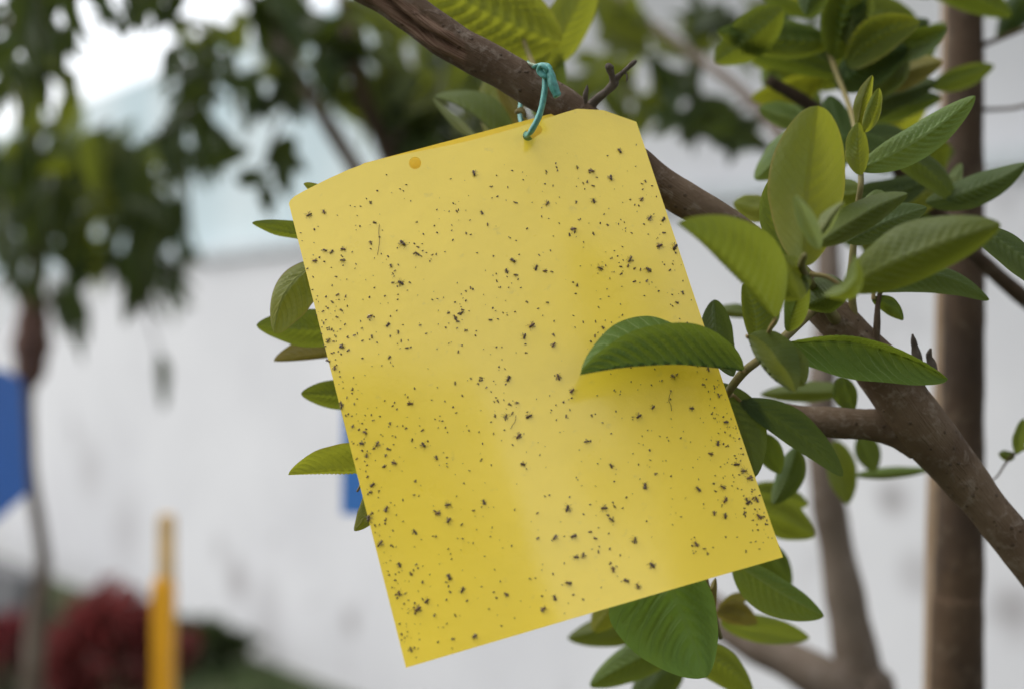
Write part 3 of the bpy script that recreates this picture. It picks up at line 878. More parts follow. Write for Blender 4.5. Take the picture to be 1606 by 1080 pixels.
M['wing'] = wing_mat()

def blob(verts, faces, c, rx, ry, rz, nu=8, nv=5, bendy=0.0):
    o = len(verts)
    for i in range(nv + 1):
        th = math.pi * i / nv
        for k in range(nu):
            ph = 2 * math.pi * k / nu
            verts.append((c[0] + rx * math.cos(th), c[1] + ry * math.sin(th) * math.cos(ph) + bendy * math.cos(th) ** 2, c[2] + rz * math.sin(th) * math.sin(ph)))
    for i in range(nv):
        for k in range(nu):
            k2 = (k + 1) % nu
            faces.append((o + i * nu + k, o + i * nu + k2, o + (i + 1) * nu + k2, o + (i + 1) * nu + k))

def insect_mesh(name, legs=6, wings=True, rnd=None, fat=1.0, spread=1.0):
    """unit-length insect lying on z = 0: head towards +x; material slots body, wing"""
    r = rnd or random
    v, f = [], []
    bd = r.uniform(-0.06, 0.06)
    blob(v, f, (0.40, 0, 0.13), 0.12, 0.11 * fat, 0.10)
    blob(v, f, (0.18, 0, 0.16), 0.18, 0.15 * fat, 0.15)
    blob(v, f, (-0.20, bd, 0.13), 0.30, 0.14 * fat, 0.12, bendy=bd)
    def rod(p, q, w):
        o = len(v)
        d = Vector(q) - Vector(p)
        n = Vector((-d.y, d.x, 0))
        n = n.normalized() * w if n.length > 1e-6 else Vector((w, 0, 0))
        for b, k in ((Vector(p), 1.0), (Vector(q), 0.6)):
            v.append(tuple(b + n * k)); v.append(tuple(b + Vector((0, 0, w * 1.4 * k)))); v.append(tuple(b - n * k))
        f.extend([(o, o + 1, o + 4, o + 3), (o + 1, o + 2, o + 5, o + 4), (o + 2, o, o + 3, o + 5)])
    for k in range(legs):
        sd = 1 if k % 2 else -1
        x0 = 0.30 - 0.16 * (k // 2)
        a = (0.6 + (k // 2) * 0.55 + r.uniform(-0.35, 0.35))
        l1, l2 = r.uniform(0.18, 0.3) * spread, r.uniform(0.15, 0.3) * spread
        p = (x0, 0.1 * sd * fat, 0.1)
        q = (x0 + l1 * math.cos(a), sd * (0.1 + l1 * math.sin(a)), 0.14)
        a2 = a + r.uniform(-0.6, 0.9)
        e = (q[0] + l2 * math.cos(a2), q[1] + sd * l2 * math.sin(a2), 0.02)
        rod(p, q, 0.022); rod(q, e, 0.016)
    rod((0.48, 0.04, 0.14), (0.66, r.uniform(0.05, 0.2), 0.12), 0.012)
    rod((0.48, -0.04, 0.14), (0.66, r.uniform(-0.2, -0.05), 0.12), 0.012)
    nb = len(f)
    if wings:
        for sd in (-1, 1):
            a = math.pi - r.uniform(0.15, 0.9) * sd
            o = len(v)
            L = r.uniform(0.6, 0.8)
            c0 = Vector((0.2, 0.06 * sd, 0.24))
            d = Vector((math.cos(a), math.sin(a), -0.16)); n = Vector((-d.y, d.x, 0))
            prof = ((0, 0.02), (0.25, 0.10), (0.55, 0.15), (0.85, 0.12), (1.0, 0.03))
            for t, w in prof:
                v.append(tuple(c0 + d * L * t + n * w)); v.append(tuple(c0 + d * L * t - n * w * 0.8))
            for i in range(4):
                f.append((o + 2 * i, o + 2 * i + 1, o + 2 * i + 3, o + 2 * i + 2))
    me = mesh_from(name, v, f)
    for i in range(nb, len(f)):
        me.polygons[i].material_index = 1
    return me

def stuck(name, me, u, v, size, rot, lift=0.0, tilt=0.0):
    o = bpy.data.objects.new(name, me)
    COL.objects.link(o)
    n = card_nrm(u, v)
    x = (E1 * math.cos(rot) + E2 * math.sin(rot)); x = (x - n * x.dot(n)).normalized()
    y = n.cross(x)
    m = Matrix((x, y, n)).transposed()
    if tilt:
        m = m @ Matrix.Rotation(tilt, 3, 'X')
    o.matrix_world = Matrix.Translation(card_pt(u, v, lift)) @ m.to_4x4() @ Matrix.Scale(size, 4)
    return o

rf = random.Random(5)
fly_meshes = []
for i in range(8):
    me = insect_mesh('fly', 6, True, rf, rf.uniform(0.85, 1.5), rf.uniform(0.8, 1.5))
    me.materials.append(M['fly'] if i % 4 else M['fly_brown']); me.materials.append(M['wing'])
    fly_meshes.append(me)
gnat_meshes = []
for i in range(8):
    me = insect_mesh('gnat', 4 if i % 2 else 6, i % 3 != 0, rf, rf.uniform(0.9, 1.5), rf.uniform(0.5, 1.2))
    me.materials.append(M['gnat_faded'] if i in (3, 6) else (M['fly'] if i % 2 else M['gnat'])); me.materials.append(M['wing'])
    gnat_meshes.append(me)

# (photo x, photo y, length in mm) of the larger flies
FLIES = [
 (485,337,4.2),(508,333,3.2),(631,382,5.2),(654,399,4.0),(629,444,4.4),(580,497,4.2),(538,391,3.6),(520,395,3.4),(538,409,3.8),(494,409,3.4),(509,393,3.2),
 (515,534,3.6),(535,543,3.4),(581,381,3.2),(608,509,3.4),(613,417,2.8),
 (535,636,4.4),(643,632,4.0),(664,697,4.0),(592,696,4.2),(567,695,3.4),(618,725,3.8),(584,760,3.6),(606,798,4.2),(702,791,4.2),(687,804,3.8),(704,815,4.0),(650,834,4.2),
 (571,814,4.4),(525,577,3.4),(514,566,3.2),(536,544,3.2),(575,714,3.2),(572,678,3.2),(684,717,3.2),
 (597,851,4.4),(626,885,3.6),(645,899,3.0),(704,904,4.2),(725,924,4.2),(655,954,5.0),(626,930,3.6),(669,942,3.6),(644,1018,3.6),(745,997,3.6),(794,932,3.6),(759,787,3.6),
 (744,272,4.4),(858,319,4.0),(927,269,4.4),(958,279,4.2),(905,263,2.8),(931,316,3.6),(899,360,4.4),(804,409,4.0),(840,420,4.2),(942,421,4.2),(834,510,4.6),(822,527,4.0),
 (809,432,3.2),(795,426,3.2),(855,425,3.2),(756,334,2.8),(723,491,3.4),
 (1055,590,3.6),(897,613,3.8),(1002,652,4.0),(1110,579,3.4),(1139,662,3.6),(1115,711,3.6),(1126,695,3.6),(1155,727,4.2),(1166,738,4.4),(1176,749,4.2),(1024,638,3.2),
 (1127,620,3.2),(1085,640,3.2),
 (876,591,4.6),(797,593,4.2),(829,652,4.6),(793,653,3.8),(813,683,4.6),(890,797,4.6),(920,692,3.8),(820,727,3.4),(868,541,3.8),
 (1012,762,4.4),(1095,767,4.2),(1134,764,4.0),(1137,783,4.4),(948,796,4.2),(959,814,4.0),(1137,808,4.0),(1120,804,3.4),(900,840,4.0),(871,842,4.0),(995,847,4.6),
 (1092,853,3.8),(904,873,3.6),(915,870,3.8),(1023,886,4.4),(961,892,4.0),(982,910,3.6),(892,914,4.2),(1001,919,4.0),(852,955,4.0),(959,730,3.4),(1186,783,4.4),(1173,787,4.2),
 (1190,810,4.4),(870,937,3.6),
 (972,237,4.0),(1019,343,4.4),(1034,386,4.6),(1058,387,5.0),(988,407,5.2),(1017,424,4.6),(1006,313,3.6),(1040,344,3.8)]
SPECIAL = {
 (631,382): 'largest dark fly with splayed legs high on the left half of the sheet',
 (655,954): 'faded brown insect lump low in the blurred lower left corner of the sheet',
 (538,391): 'plump red brown beetle beside the row of flies near the left edge',
 (988,407): 'fly with long upraised legs on the sheet below its upper right corner',
 (1058,387): 'fly hanging over the right edge of the sheet below the limb',
 (1055,590): 'rounded black fly just under the leaf that crosses the sheet',
 (897,613): 'fly stuck just below the tip of the leaf that crosses the sheet',
 (813,683): 'fly with raised wings near the middle of the sheet',
 (744,272): 'fly stuck between and below the two punched holes of the sheet',
 (485,337): 'fly stuck just below the cut upper left corner of the sheet',
 (972,237): 'fly stuck just below the cut upper right corner of the sheet',
 (644,1018): 'lowest fly, stuck close to the lower left corner of the sheet',
 (834,510): 'fly with spiky legs left of the tip of the crossing leaf',
 (1023,886): 'dark fly just above the bright green leaf under the sheet',
}
def zone(u, v):
    h = 'left third' if u < -0.17 else ('right third' if u > 0.17 else 'middle')
    w = 'upper' if v < -0.17 else ('lower' if v > 0.17 else 'central')
    return w, h
HB = ('at left edge', 'in left quarter', 'left of centre', 'right of centre', 'in right quarter', 'at right edge')
VB = ('near the top', 'a fifth down', 'a third down', 'just above mid height', 'just below mid height', 'two thirds down', 'four fifths down', 'near the bottom')
def cell(u, v):
    h = sum(u > q for q in (-0.4, -0.2, 0.0, 0.2, 0.4))
    return h, max(0, min(7, int((v + 0.5) * 8)))
placed = []
for i, (x, y, s) in enumerate(FLIES):
    u, v = card_uv(x, y)
    u = max(-0.495, min(0.494, u)); v = max(-0.49, min(0.49, v))
    k = (i * 5 + 3) % 8
    if (x, y) in ((655, 954), (538, 391)): k = 0
    o = stuck('fly', fly_meshes[k], u, v, s * 0.00080, rf.uniform(0, 6.28), 0.0001, rf.uniform(-0.5, 0.5))
    placed.append((o, x, y, cell(u, v)))
ORD = ('leftmost', 'second from left', 'third from left', 'fourth from left', 'fifth from left', 'sixth from left', 'seventh from left', 'eighth from left')
CNT = ('', 'one', 'two', 'three', 'four', 'five', 'six', 'seven', 'eight', 'nine')
for o, x, y, c in placed:
    lab = SPECIAL.get((x, y))
    if not lab:
        same = sorted(px for (_, px, py, cc) in placed if cc == c)
        n = len(same); r = same.index(x)
        where = '%s the sheet %s' % (VB[c[1]], HB[c[0]]) if 'down' in VB[c[1]] or 'mid' not in VB[c[1]] else '%s on the sheet %s' % (VB[c[1]], HB[c[0]])
        where = where.replace('near the top the', 'near the top of the').replace('near the bottom the', 'near the bottom of the')
        lab = ('dark winged fly ' + where) if n == 1 else ('fly %s of %s, ' % ('rightmost' if r == n - 1 else ORD[r], CNT[n]) + where)
    tag(o, lab, 'fly', 'flies stuck to the yellow sheet')

# gnats: denser towards the side edges and the lower left
def dens(u, v):
    d = 0.50
    d += 0.75 * math.exp(-((u + 0.5) / 0.12) ** 2) * (0.4 + 0.6 * (v > -0.35))
    d += 0.95 * math.exp(-((u - 0.5) / 0.07) ** 2) * (0.25 + 0.75 * (v > 0.0))
    d += 0.25 * math.exp(-((u - 0.3) / 0.2) ** 2 - ((v + 0.28) / 0.12) ** 2)
    d *= 0.55 + 0.9 * max(0, 0.5 + noise.noise(Vector((u * 9, v * 11, 5.5))))
    if v < -0.42: d *= 0.12
    if v > 0.46: d *= 0.3
    return d
def spot(rg):
    while True:
        u, v = rg.uniform(-0.493, 0.493), rg.uniform(-0.47, 0.49)
        if v < -0.40 and abs(u) > 0.36:
            continue
        if rg.random() < dens(u, v) * 0.75:
            return u, v
rg = random.Random(21)
spots = []
for i in range(38):      # small groups of two to five, as flies drift together
    u, v = spot(rg)
    for k in range(rg.randint(2, 5)):
        spots.append((u + rg.gauss(0, 0.018), v + rg.gauss(0, 0.015)))
while len(spots) < 330:
    spots.append(spot(rg))
rg.shuffle(spots)
ind = [s for s in spots if abs(s[0]) < 0.495 and abs(s[1]) < 0.49 and not (s[1] < -0.41 and abs(s[0]) > 0.37)]
for u, v in ind[:185]:
    o = stuck('gnat', gnat_meshes[rg.randrange(8)], u, v, rg.uniform(1.2, 2.2) * 0.001, rg.uniform(0, 6.28), 0.00005, rg.uniform(-0.6, 0.6))
    w, h = zone(u, v)
    tag(o, 'tiny dark gnat stuck in the %s %s of the yellow sheet' % (w, h), 'gnat', 'gnats in the %s %s of the sheet' % (w, h))
# the rest: one mass of specks
sv, sf = [], []
more = ind[185:] + [spot(rg) for _ in range(700)]
for i in range(70):
    more.append((rg.uniform(0.44, 0.496), rg.uniform(0.08, 0.44)))
for i in range(50):
    more.append((rg.uniform(-0.496, -0.44), rg.uniform(-0.2, 0.49)))
org = card_pt(0, 0)
for u, v in more:
    n = card_nrm(u, v); p = card_pt(u, v, 0.00015)
    a = rg.uniform(0, 6.28)
    L = rg.uniform(0.2, 0.75) * 0.001; wd = L * rg.uniform(0.35, 0.7)
    x = (E1 * math.cos(a) + E2 * math.sin(a)); x = (x - n * x.dot(n)).normalized(); y = n.cross(x)
    tv_, tf_ = [], []
    blob(tv_, tf_, (0, 0, 0), L, wd, wd * 0.8, 6, 4, rg.uniform(-0.3, 0.3) * L)
    o0 = len(sv)
    sv += [tuple(p + x * q[0] + y * q[1] + n * q[2] - org) for q in tv_]
    sf += [tuple(k + o0 for k in f) for f in tf_]
sp = link('gnat_specks', mesh_from('gnat_specks', sv, sf), M['gnat'], None, org)
tag(sp, 'countless tiny dark specks of gnats scattered over the yellow sheet', 'gnats', kind='stuff')
def fibre(name, plist, mat, label):
    P = []
    for x, y in plist:
        u, v = card_uv(x, y)
        P.append((card_pt(u, v, 0.0004), 0.00013))
    v, f, uu = tube(P, 6, 5)
    c = P[0][0]
    o = link(name, mesh_from(name, [tuple(q - c) for q in v], f, uu), mat, None, c)
    return tag(o, label, 'fibre')
fibre('fibre', [(1053, 612), (1050, 620), (1049, 628), (1052, 635), (1053, 644)], M['gnat'], 'short curled dark fibre stuck on the sheet below the crossing leaf')
fibre('fibre', [(595, 352), (594, 365), (595, 380), (592, 400)], M['fly_brown'], 'thin straight red brown fibre left of the largest fly')
fibre('fibre', [(809, 651), (808, 660), (804, 666), (801, 672)], M['gnat'], 'thin forked fibre above the fly in the middle of the sheet')

# ------------------------------------------------------------------ background trees
def far_leaf(name, long=4.0, fold=0.12, droop=0.15, nu=10, nv=3):
    """unit-length leaf along +x, blade in x-y"""
    verts, faces, uvs = [], [], []
    wd = 0.5 / long * 1.6
    for i in range(nu + 1):
        t = i / nu
        w = max(0.0, math.sin(math.pi * t ** 0.85)) ** 0.8 * wd * (1.08 - 0.25 * t)
        for j in range(-nv, nv + 1):
            s = j / nv
            verts.append((t, w * s, abs(s) * w * fold * 3 - droop * t * t + 0.012 * math.sin(t * 11 * math.pi) * abs(s) * (1 - abs(s)) * 2))
            uvs.append((t, 0.5 + 0.5 * s))
    nj = 2 * nv + 1
    for i in range(nu):
        for j in range(nj - 1):
            faces.append((i * nj + j, i * nj + j + 1, (i + 1) * nj + j + 1, (i + 1) * nj + j))
    return mesh_from(name, verts, faces, uvs)
LM = {}
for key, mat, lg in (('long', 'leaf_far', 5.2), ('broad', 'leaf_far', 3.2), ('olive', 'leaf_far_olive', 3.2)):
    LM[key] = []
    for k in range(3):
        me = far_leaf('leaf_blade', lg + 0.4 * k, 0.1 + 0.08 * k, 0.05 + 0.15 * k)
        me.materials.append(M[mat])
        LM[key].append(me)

def abs_loc(root):
    b = Vector((0, 0, 0)); p = root
    while p is not None:
        b += Vector(p.location); p = p.parent
    return b

def put_leaf(root, key, p, direction, length, roll, rg_):
    me = LM[key][rg_.randrange(3)]
    o = bpy.data.objects.new('leaf', me)
    COL.objects.link(o)
    o.parent = root
    x = direction.normalized()
    up = Vector((0, 0, 1)) if abs(x.z) < 0.95 else Vector((0, -1, 0))
    y = up.cross(x).normalized(); z = x.cross(y)
    m = Matrix((x, y, z)).transposed() @ Matrix.Rotation(roll, 3, 'X')
    o.matrix_local = Matrix.Translation(p - abs_loc(root)) @ m.to_4x4() @ Matrix.Scale(length, 4)
    return o

def cluster(root, key, cx, cy, rx, ry, d, n, ang, spread, lpx, rg_, dd=0.12, twig=None, keep=None):
    """n leaves whose bases scatter in an ellipse of the picture at depth d; ang 90 = hanging down"""
    for k in range(n):
        while True:
            a, b = rg_.uniform(-1, 1), rg_.uniform(-1, 1)
            if a * a + b * b < 1: break
        x, y = cx + rx * a, cy + ry * b
        de = d * (1 + rg_.uniform(-dd, dd))
        an = R(ang + rg_.gauss(0, spread))
        L = lpx * rg_.uniform(0.7, 1.25) / FPX * d
        dv = Vector((math.cos(an), rg_.uniform(-0.55, 0.55), -math.sin(an)))
        p = PX(x, y, de) - dv.normalized() * L * 0.5
        put_leaf(root, key, p, dv, L, rg_.uniform(-0.9, 0.9) + (R(60) if abs(math.cos(an)) > 0.6 else 0), rg_)
    if twig:
        P = [(PX(x, y, de), Rpx(w, de)) for x, y, de, w in twig]
        v, f, u = tube(P, 5, 7)
        part('twig', v, f, M['bark_dark'], root, u)

rb = random.Random(8)
# --- tree on the left with long hanging leaves
lt = thing('hanging_leaf_tree', 'thin-trunked tree with long drooping dark leaves in front of the white wall', 'tree', tuple(PX(70, 540, 2.7))[:2] + (0,))
v, f, u = tube([(Vector((PX(50, 0, 2.7).x - 0.02, 2.7, -0.05)), 0.027), (PX(52, 1066, 2.7), 0.021), (PX(68, 900, 2.7), 0.014), (PX(62, 830, 2.7), 0.013), (PX(46, 730, 2.7), 0.013),
                (PX(42, 600, 2.7), 0.014), (PX(52, 480, 2.68), 0.017), (PX(60, 330, 2.6), 0.016), (PX(50, 180, 2.5), 0.014), (PX(70, 20, 2.4), 0.012), (PX(90, -150, 2.3), 0.009)], 6, 12,
               lambda fr, a, c, r: noise.noise(c * 30) * 0.15 * r)
part('trunk', v, f, M['bark_grey'], lt, u)
v, f, u = tube([(PX(47, 605, 2.7), 0.018), (PX(48, 575, 2.69), 0.030), (PX(50, 530, 2.68), 0.033), (PX(53, 480, 2.67), 0.030), (PX(55, 450, 2.66), 0.018)], 5, 12, lambda fr, a, c, r: noise.noise(c * 40) * 0.3 * r)
part('burl', v, f, plain('red_brown_bark', (0.15, 0.085, 0.065), 0.9, 0.2, 0.3, 30, 0.6, 0.004), lt, u)
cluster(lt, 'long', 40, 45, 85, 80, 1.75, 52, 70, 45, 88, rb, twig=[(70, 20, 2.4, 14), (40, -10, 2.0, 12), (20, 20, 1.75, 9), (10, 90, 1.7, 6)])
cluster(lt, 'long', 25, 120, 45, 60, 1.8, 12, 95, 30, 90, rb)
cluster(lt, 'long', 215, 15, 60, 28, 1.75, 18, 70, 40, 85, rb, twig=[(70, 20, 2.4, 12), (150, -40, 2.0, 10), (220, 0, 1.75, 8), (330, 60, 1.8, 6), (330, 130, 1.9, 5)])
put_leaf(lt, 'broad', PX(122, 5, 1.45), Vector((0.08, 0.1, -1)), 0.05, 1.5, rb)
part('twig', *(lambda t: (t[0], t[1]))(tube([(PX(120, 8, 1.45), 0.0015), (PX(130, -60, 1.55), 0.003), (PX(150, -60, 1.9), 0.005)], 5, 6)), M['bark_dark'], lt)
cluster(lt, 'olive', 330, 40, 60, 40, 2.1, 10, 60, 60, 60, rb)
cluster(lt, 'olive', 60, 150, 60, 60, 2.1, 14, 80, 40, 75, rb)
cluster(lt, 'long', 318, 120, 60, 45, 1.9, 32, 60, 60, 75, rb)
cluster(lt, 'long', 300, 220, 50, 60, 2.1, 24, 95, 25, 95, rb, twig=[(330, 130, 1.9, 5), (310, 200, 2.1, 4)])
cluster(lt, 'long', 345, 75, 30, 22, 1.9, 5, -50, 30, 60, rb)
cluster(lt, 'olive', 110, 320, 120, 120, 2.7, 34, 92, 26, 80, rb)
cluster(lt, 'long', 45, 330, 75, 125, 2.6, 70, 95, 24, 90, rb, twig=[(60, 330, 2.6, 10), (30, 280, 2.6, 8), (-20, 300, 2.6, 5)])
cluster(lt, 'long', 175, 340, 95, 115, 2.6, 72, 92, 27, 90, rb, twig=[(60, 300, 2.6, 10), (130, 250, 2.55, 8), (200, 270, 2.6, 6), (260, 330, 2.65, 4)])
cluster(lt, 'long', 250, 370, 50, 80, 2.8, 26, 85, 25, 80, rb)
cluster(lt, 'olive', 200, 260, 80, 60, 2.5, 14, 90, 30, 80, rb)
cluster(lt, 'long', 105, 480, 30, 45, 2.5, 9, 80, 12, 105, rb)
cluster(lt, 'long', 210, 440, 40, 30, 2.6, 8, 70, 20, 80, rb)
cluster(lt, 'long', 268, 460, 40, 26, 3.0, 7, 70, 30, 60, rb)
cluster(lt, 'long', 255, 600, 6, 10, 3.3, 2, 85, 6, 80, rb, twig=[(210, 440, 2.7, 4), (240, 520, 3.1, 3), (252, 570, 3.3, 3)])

# --- forked tree behind the sheet
ft = thing('forked_tree', 'grey forked tree standing behind the yellow sheet, one limb leaning far left', 'tree', tuple(PX(1350, 540, 1.4))[:2] + (0,))
def ft_branch(name, plist, mat, seg=14, n=6):
    P = [(PX(x, y, d), Rpx(w, d)) for x, y, d, w in plist]
    v, f, u = tube(P, n, seg, lambda fr, a, c, r: noise.noise(c * 25) * 0.12 * r)
    return part(name, v, f, mat, ft, u)
base = Vector(ft.location)
P = [(base + Vector((0.02, 0, -0.05)), 0.05), (base + Vector((0.01, 0, 0.5)), 0.042)] + [(PX(x, y, d), Rpx(w, d)) for x, y, d, w in
     ((1362, 1180, 1.4, 96), (1348, 1060, 1.4, 78), (1330, 960, 1.4, 64), (1312, 860, 1.4, 56), (1294, 750, 1.4, 50), (1288, 620, 1.42, 46), (1300, 480, 1.45, 42), (1290, 300, 1.5, 36), (1250, 120, 1.6, 30), (1200, -60, 1.7, 24))]
v, f, u = tube(P, 7, 16, lambda fr, a, c, r: noise.noise(c * 25) * 0.12 * r)
part('trunk', v, f, M['bark_grey'], ft, u)
ft_branch('limb', [(1350, 1120, 1.4, 80), (1300, 1072, 1.4, 76), (1230, 1030, 1.42, 66), (1150, 985, 1.46, 58), (980, 840, 1.6, 48), (780, 600, 1.8, 38), (640, 390, 1.95, 32), (560, 268, 2.05, 28), (490, 155, 2.1, 26), (420, 45, 2.15, 24), (350, -80, 2.2, 20)], M['bark_grey'])
ft_branch('limb', [(780, 600, 1.8, 30), (680, 400, 1.85, 26), (605, 240, 1.9, 24), (560, 120, 1.9, 22), (530, -40, 1.95, 18)], M['bark_dark'])
ft_branch('limb', [(1290, 300, 1.5, 26), (1180, 160, 1.6, 18), (1080, 80, 1.75, 14), (1000, 20, 1.9, 12), (930, -50, 2.0, 9)], M['bark_grey'])
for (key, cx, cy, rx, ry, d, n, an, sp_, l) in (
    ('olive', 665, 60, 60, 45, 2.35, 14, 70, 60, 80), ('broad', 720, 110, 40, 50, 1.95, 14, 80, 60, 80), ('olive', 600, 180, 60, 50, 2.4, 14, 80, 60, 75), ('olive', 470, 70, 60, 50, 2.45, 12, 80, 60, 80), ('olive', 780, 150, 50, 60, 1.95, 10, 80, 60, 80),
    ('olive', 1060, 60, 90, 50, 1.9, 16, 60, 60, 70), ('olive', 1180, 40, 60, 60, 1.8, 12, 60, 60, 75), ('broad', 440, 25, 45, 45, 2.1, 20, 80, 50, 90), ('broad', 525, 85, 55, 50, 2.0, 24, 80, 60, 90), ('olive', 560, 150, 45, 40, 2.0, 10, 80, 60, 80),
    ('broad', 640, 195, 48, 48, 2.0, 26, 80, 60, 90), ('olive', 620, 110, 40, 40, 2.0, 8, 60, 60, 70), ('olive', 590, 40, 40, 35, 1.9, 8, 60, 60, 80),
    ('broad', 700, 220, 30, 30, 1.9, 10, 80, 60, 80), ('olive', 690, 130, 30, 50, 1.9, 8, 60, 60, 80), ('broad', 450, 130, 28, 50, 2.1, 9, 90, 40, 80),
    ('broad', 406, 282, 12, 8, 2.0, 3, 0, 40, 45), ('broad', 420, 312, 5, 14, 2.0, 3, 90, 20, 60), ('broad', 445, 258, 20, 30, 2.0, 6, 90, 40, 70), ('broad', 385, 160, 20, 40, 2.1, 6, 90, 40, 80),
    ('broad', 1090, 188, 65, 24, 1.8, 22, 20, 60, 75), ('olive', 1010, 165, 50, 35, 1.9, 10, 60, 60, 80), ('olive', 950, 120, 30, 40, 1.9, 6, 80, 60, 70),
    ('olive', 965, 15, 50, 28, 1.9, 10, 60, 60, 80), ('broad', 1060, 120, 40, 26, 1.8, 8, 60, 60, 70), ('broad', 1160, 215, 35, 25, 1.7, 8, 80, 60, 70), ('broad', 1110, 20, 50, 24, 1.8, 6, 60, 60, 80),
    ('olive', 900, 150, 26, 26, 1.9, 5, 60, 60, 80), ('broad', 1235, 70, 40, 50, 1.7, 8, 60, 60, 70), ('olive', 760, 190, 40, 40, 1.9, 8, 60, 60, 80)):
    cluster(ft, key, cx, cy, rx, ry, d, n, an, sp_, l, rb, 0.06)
for tw in ([(605, 240, 1.9, 12), (640, 200, 1.95, 9), (690, 200, 1.95, 6)], [(490, 155, 2.1, 12), (520, 100, 2.05, 9), (560, 60, 2.0, 6)], [(490, 155, 2.1, 10), (445, 180, 2.1, 7), (410, 270, 2.0, 5)],
           [(1180, 160, 1.6, 8), (1120, 185, 1.7, 7), (1040, 185, 1.85, 5)]):
    ft_branch('twig', tw, M['bark_dark'], 8, 5)

# --- slim upright tree at the right
rt = thing('slim_tree', 'slim straight brown tree trunk standing upright behind the leafy limb', 'tree', tuple(PX(1505, 540, 1.12))[:2] + (0,))
b0 = Vector(rt.location)
P = [(b0 + Vector((-0.01, 0, -0.05)), 0.03), (b0 + Vector((-0.006, 0, 0.6)), 0.026)] + [(PX(x, y, 1.12), Rpx(w, 1.12)) for x, y, w in
     ((1501, 1066, 80), (1504, 940, 76), (1508, 780, 70), (1511, 600, 64), (1512, 400, 61), (1513, 200, 58), (1514, 0, 56), (1515, -200, 52))]
v, f, u = tube(P, 10, 20, lambda fr, a, c, r: noise.noise(c * 40) * 0.08 * r + noise.noise(Vector((c.x * 300, c.y * 300, c.z * 20))) * 0.03 * r)
part('trunk', v, f, M['bark_dark'], rt, u)
for tw in ([(1530, 172, 1.12, 9), (1560, 172, 1.10, 6), (1600, 168, 1.08, 6), (1650, 150, 1.06, 4)], [(1530, 75, 1.12, 11), (1565, 62, 1.1, 8), (1610, 44, 1.08, 6), (1660, 20, 1.06, 4)],
           [(1640, 690, .92, 8), (1590, 712, .90, 4), (1565, 745, .90, 3), (1556, 752, .90, 2)]):
    Pt = [(PX(x, y, d), Rpx(w, d)) for x, y, d, w in tw]
    v, f, u = tube(Pt, 5, 8)
    part('twig', v, f, M['bark_dark'], rt, u)
leaf(rt, M['leaf'], (1594, 712), (1606, 655), .90, .90, a=(12, 0), b=(12, 0.004), amp=0.0003)
leaf(rt, M['leaf'], (1592, 716), (1566, 710), .90, .90, a=(10, 0), b=(8, 0.004), amp=0.0003)
for k in range(7):
    leaf(rt, M['leaf_dark'], (1610 + rb.uniform(-10, 30), rb.uniform(-30, 30)), (1590 + rb.uniform(-30, 40), rb.uniform(20, 70)), 1.1, 1.12, a=(16, 0), b=(16, 0.01), amp=0.0004, nu=16, nv=4)

# a pale pole added behind the slim trunk to give it a lit left edge
M['pole'] = bark_mat('lit_edge_pole', (0.24, 0.165, 0.10), (0.29, 0.21, 0.14), (0.35, 0.29, 0.22), scale=20, bump=0.4, dist=0.002, stretch=1.2)
pl = thing('pole', 'pale wooden pole added behind the slim brown trunk as its lit left edge', 'pole', tuple(PX(1474, 540, 1.22))[:2] + (0,))
v, f, u = tube([(Vector((pl.location.x - 0.012, 1.22, -0.05)), 0.017), (PX(1468, 1066, 1.22), Rpx(40, 1.22)), (PX(1482, 600, 1.22), Rpx(36, 1.22)), (PX(1491, 200, 1.22), Rpx(34, 1.22)), (PX(1493, -160, 1.22), Rpx(30, 1.22))], 8, 14,
               lambda fr, a, c, r: noise.noise(c * 30) * 0.08 * r)
part('shaft', v, f, M['pole'], pl, u)
v, f, u = tube([(PX(1493, -160, 1.22), Rpx(30, 1.22)), (PX(1493.4, -166, 1.22), Rpx(24, 1.22))], 3, 14)
part('cut_end', v, f, M['deadwood'], pl, u)

# ------------------------------------------------------------------ blue cards hanging further back
def blue_card(label, cx, cy, d, ang, yaw, col, hang, cut=0.0):
    root = thing('blue_card', label, 'card', tuple(PX(cx, cy, d)))
    m = sheet_mat('blue_sheet', col, 0.35)
    w2, h2, t = 0.10, 0.133, 0.0006
    rot = Matrix.Rotation(yaw, 3, 'Z') @ Matrix.Rotation(ang, 3, 'Y')
    out = [(-w2 + cut, -h2), (w2 - cut, -h2), (w2, -h2 + cut * 0.8), (w2, h2 - 0.02), (w2 - 0.03, h2), (-w2 + 0.03, h2), (-w2, h2 - 0.02), (-w2, -h2 + cut * 0.8 + 0.0005)]
    v = [tuple(rot @ Vector((x, -t, z))) for x, z in out] + [tuple(rot @ Vector((x, t, z))) for x, z in out]
    n = len(out)
    f = [tuple(range(n)), tuple(reversed(range(n, 2 * n)))] + [(i, i + n, (i + 1) % n + n, (i + 1) % n) for i in range(n)]
    me = mesh_from('sheet', v, f, [((x + .1) * 5, (z + .13) * 4) for x, z in out] * 2, sm=False)
    link('sheet', me, m, root)
    top = Vector(rot @ Vector((0, 0, h2 - 0.008)))
    vv, ff, uu = tube([(top, 0.0012), ((top + hang - Vector(root.location)) / 2, 0.0012), (hang - Vector(root.location), 0.0012)], 3, 6)
    link('string', mesh_from('string', [tuple(q) for q in vv], ff, uu), M['tie'], root)
    return root
blue_card('tilted blue card hanging at the left edge beside the thin tree trunk', -54, 702, 2.45, R(-3), R(6), (0.03, 0.15, 0.56), PX(45, 420, 2.68), 0.06)
blue_card('bright blue card hanging behind the left edge of the yellow sheet', 664, 640, 1.75, R(1), R(-5), (0.04, 0.22, 0.68), PX(700, 455, 1.8))

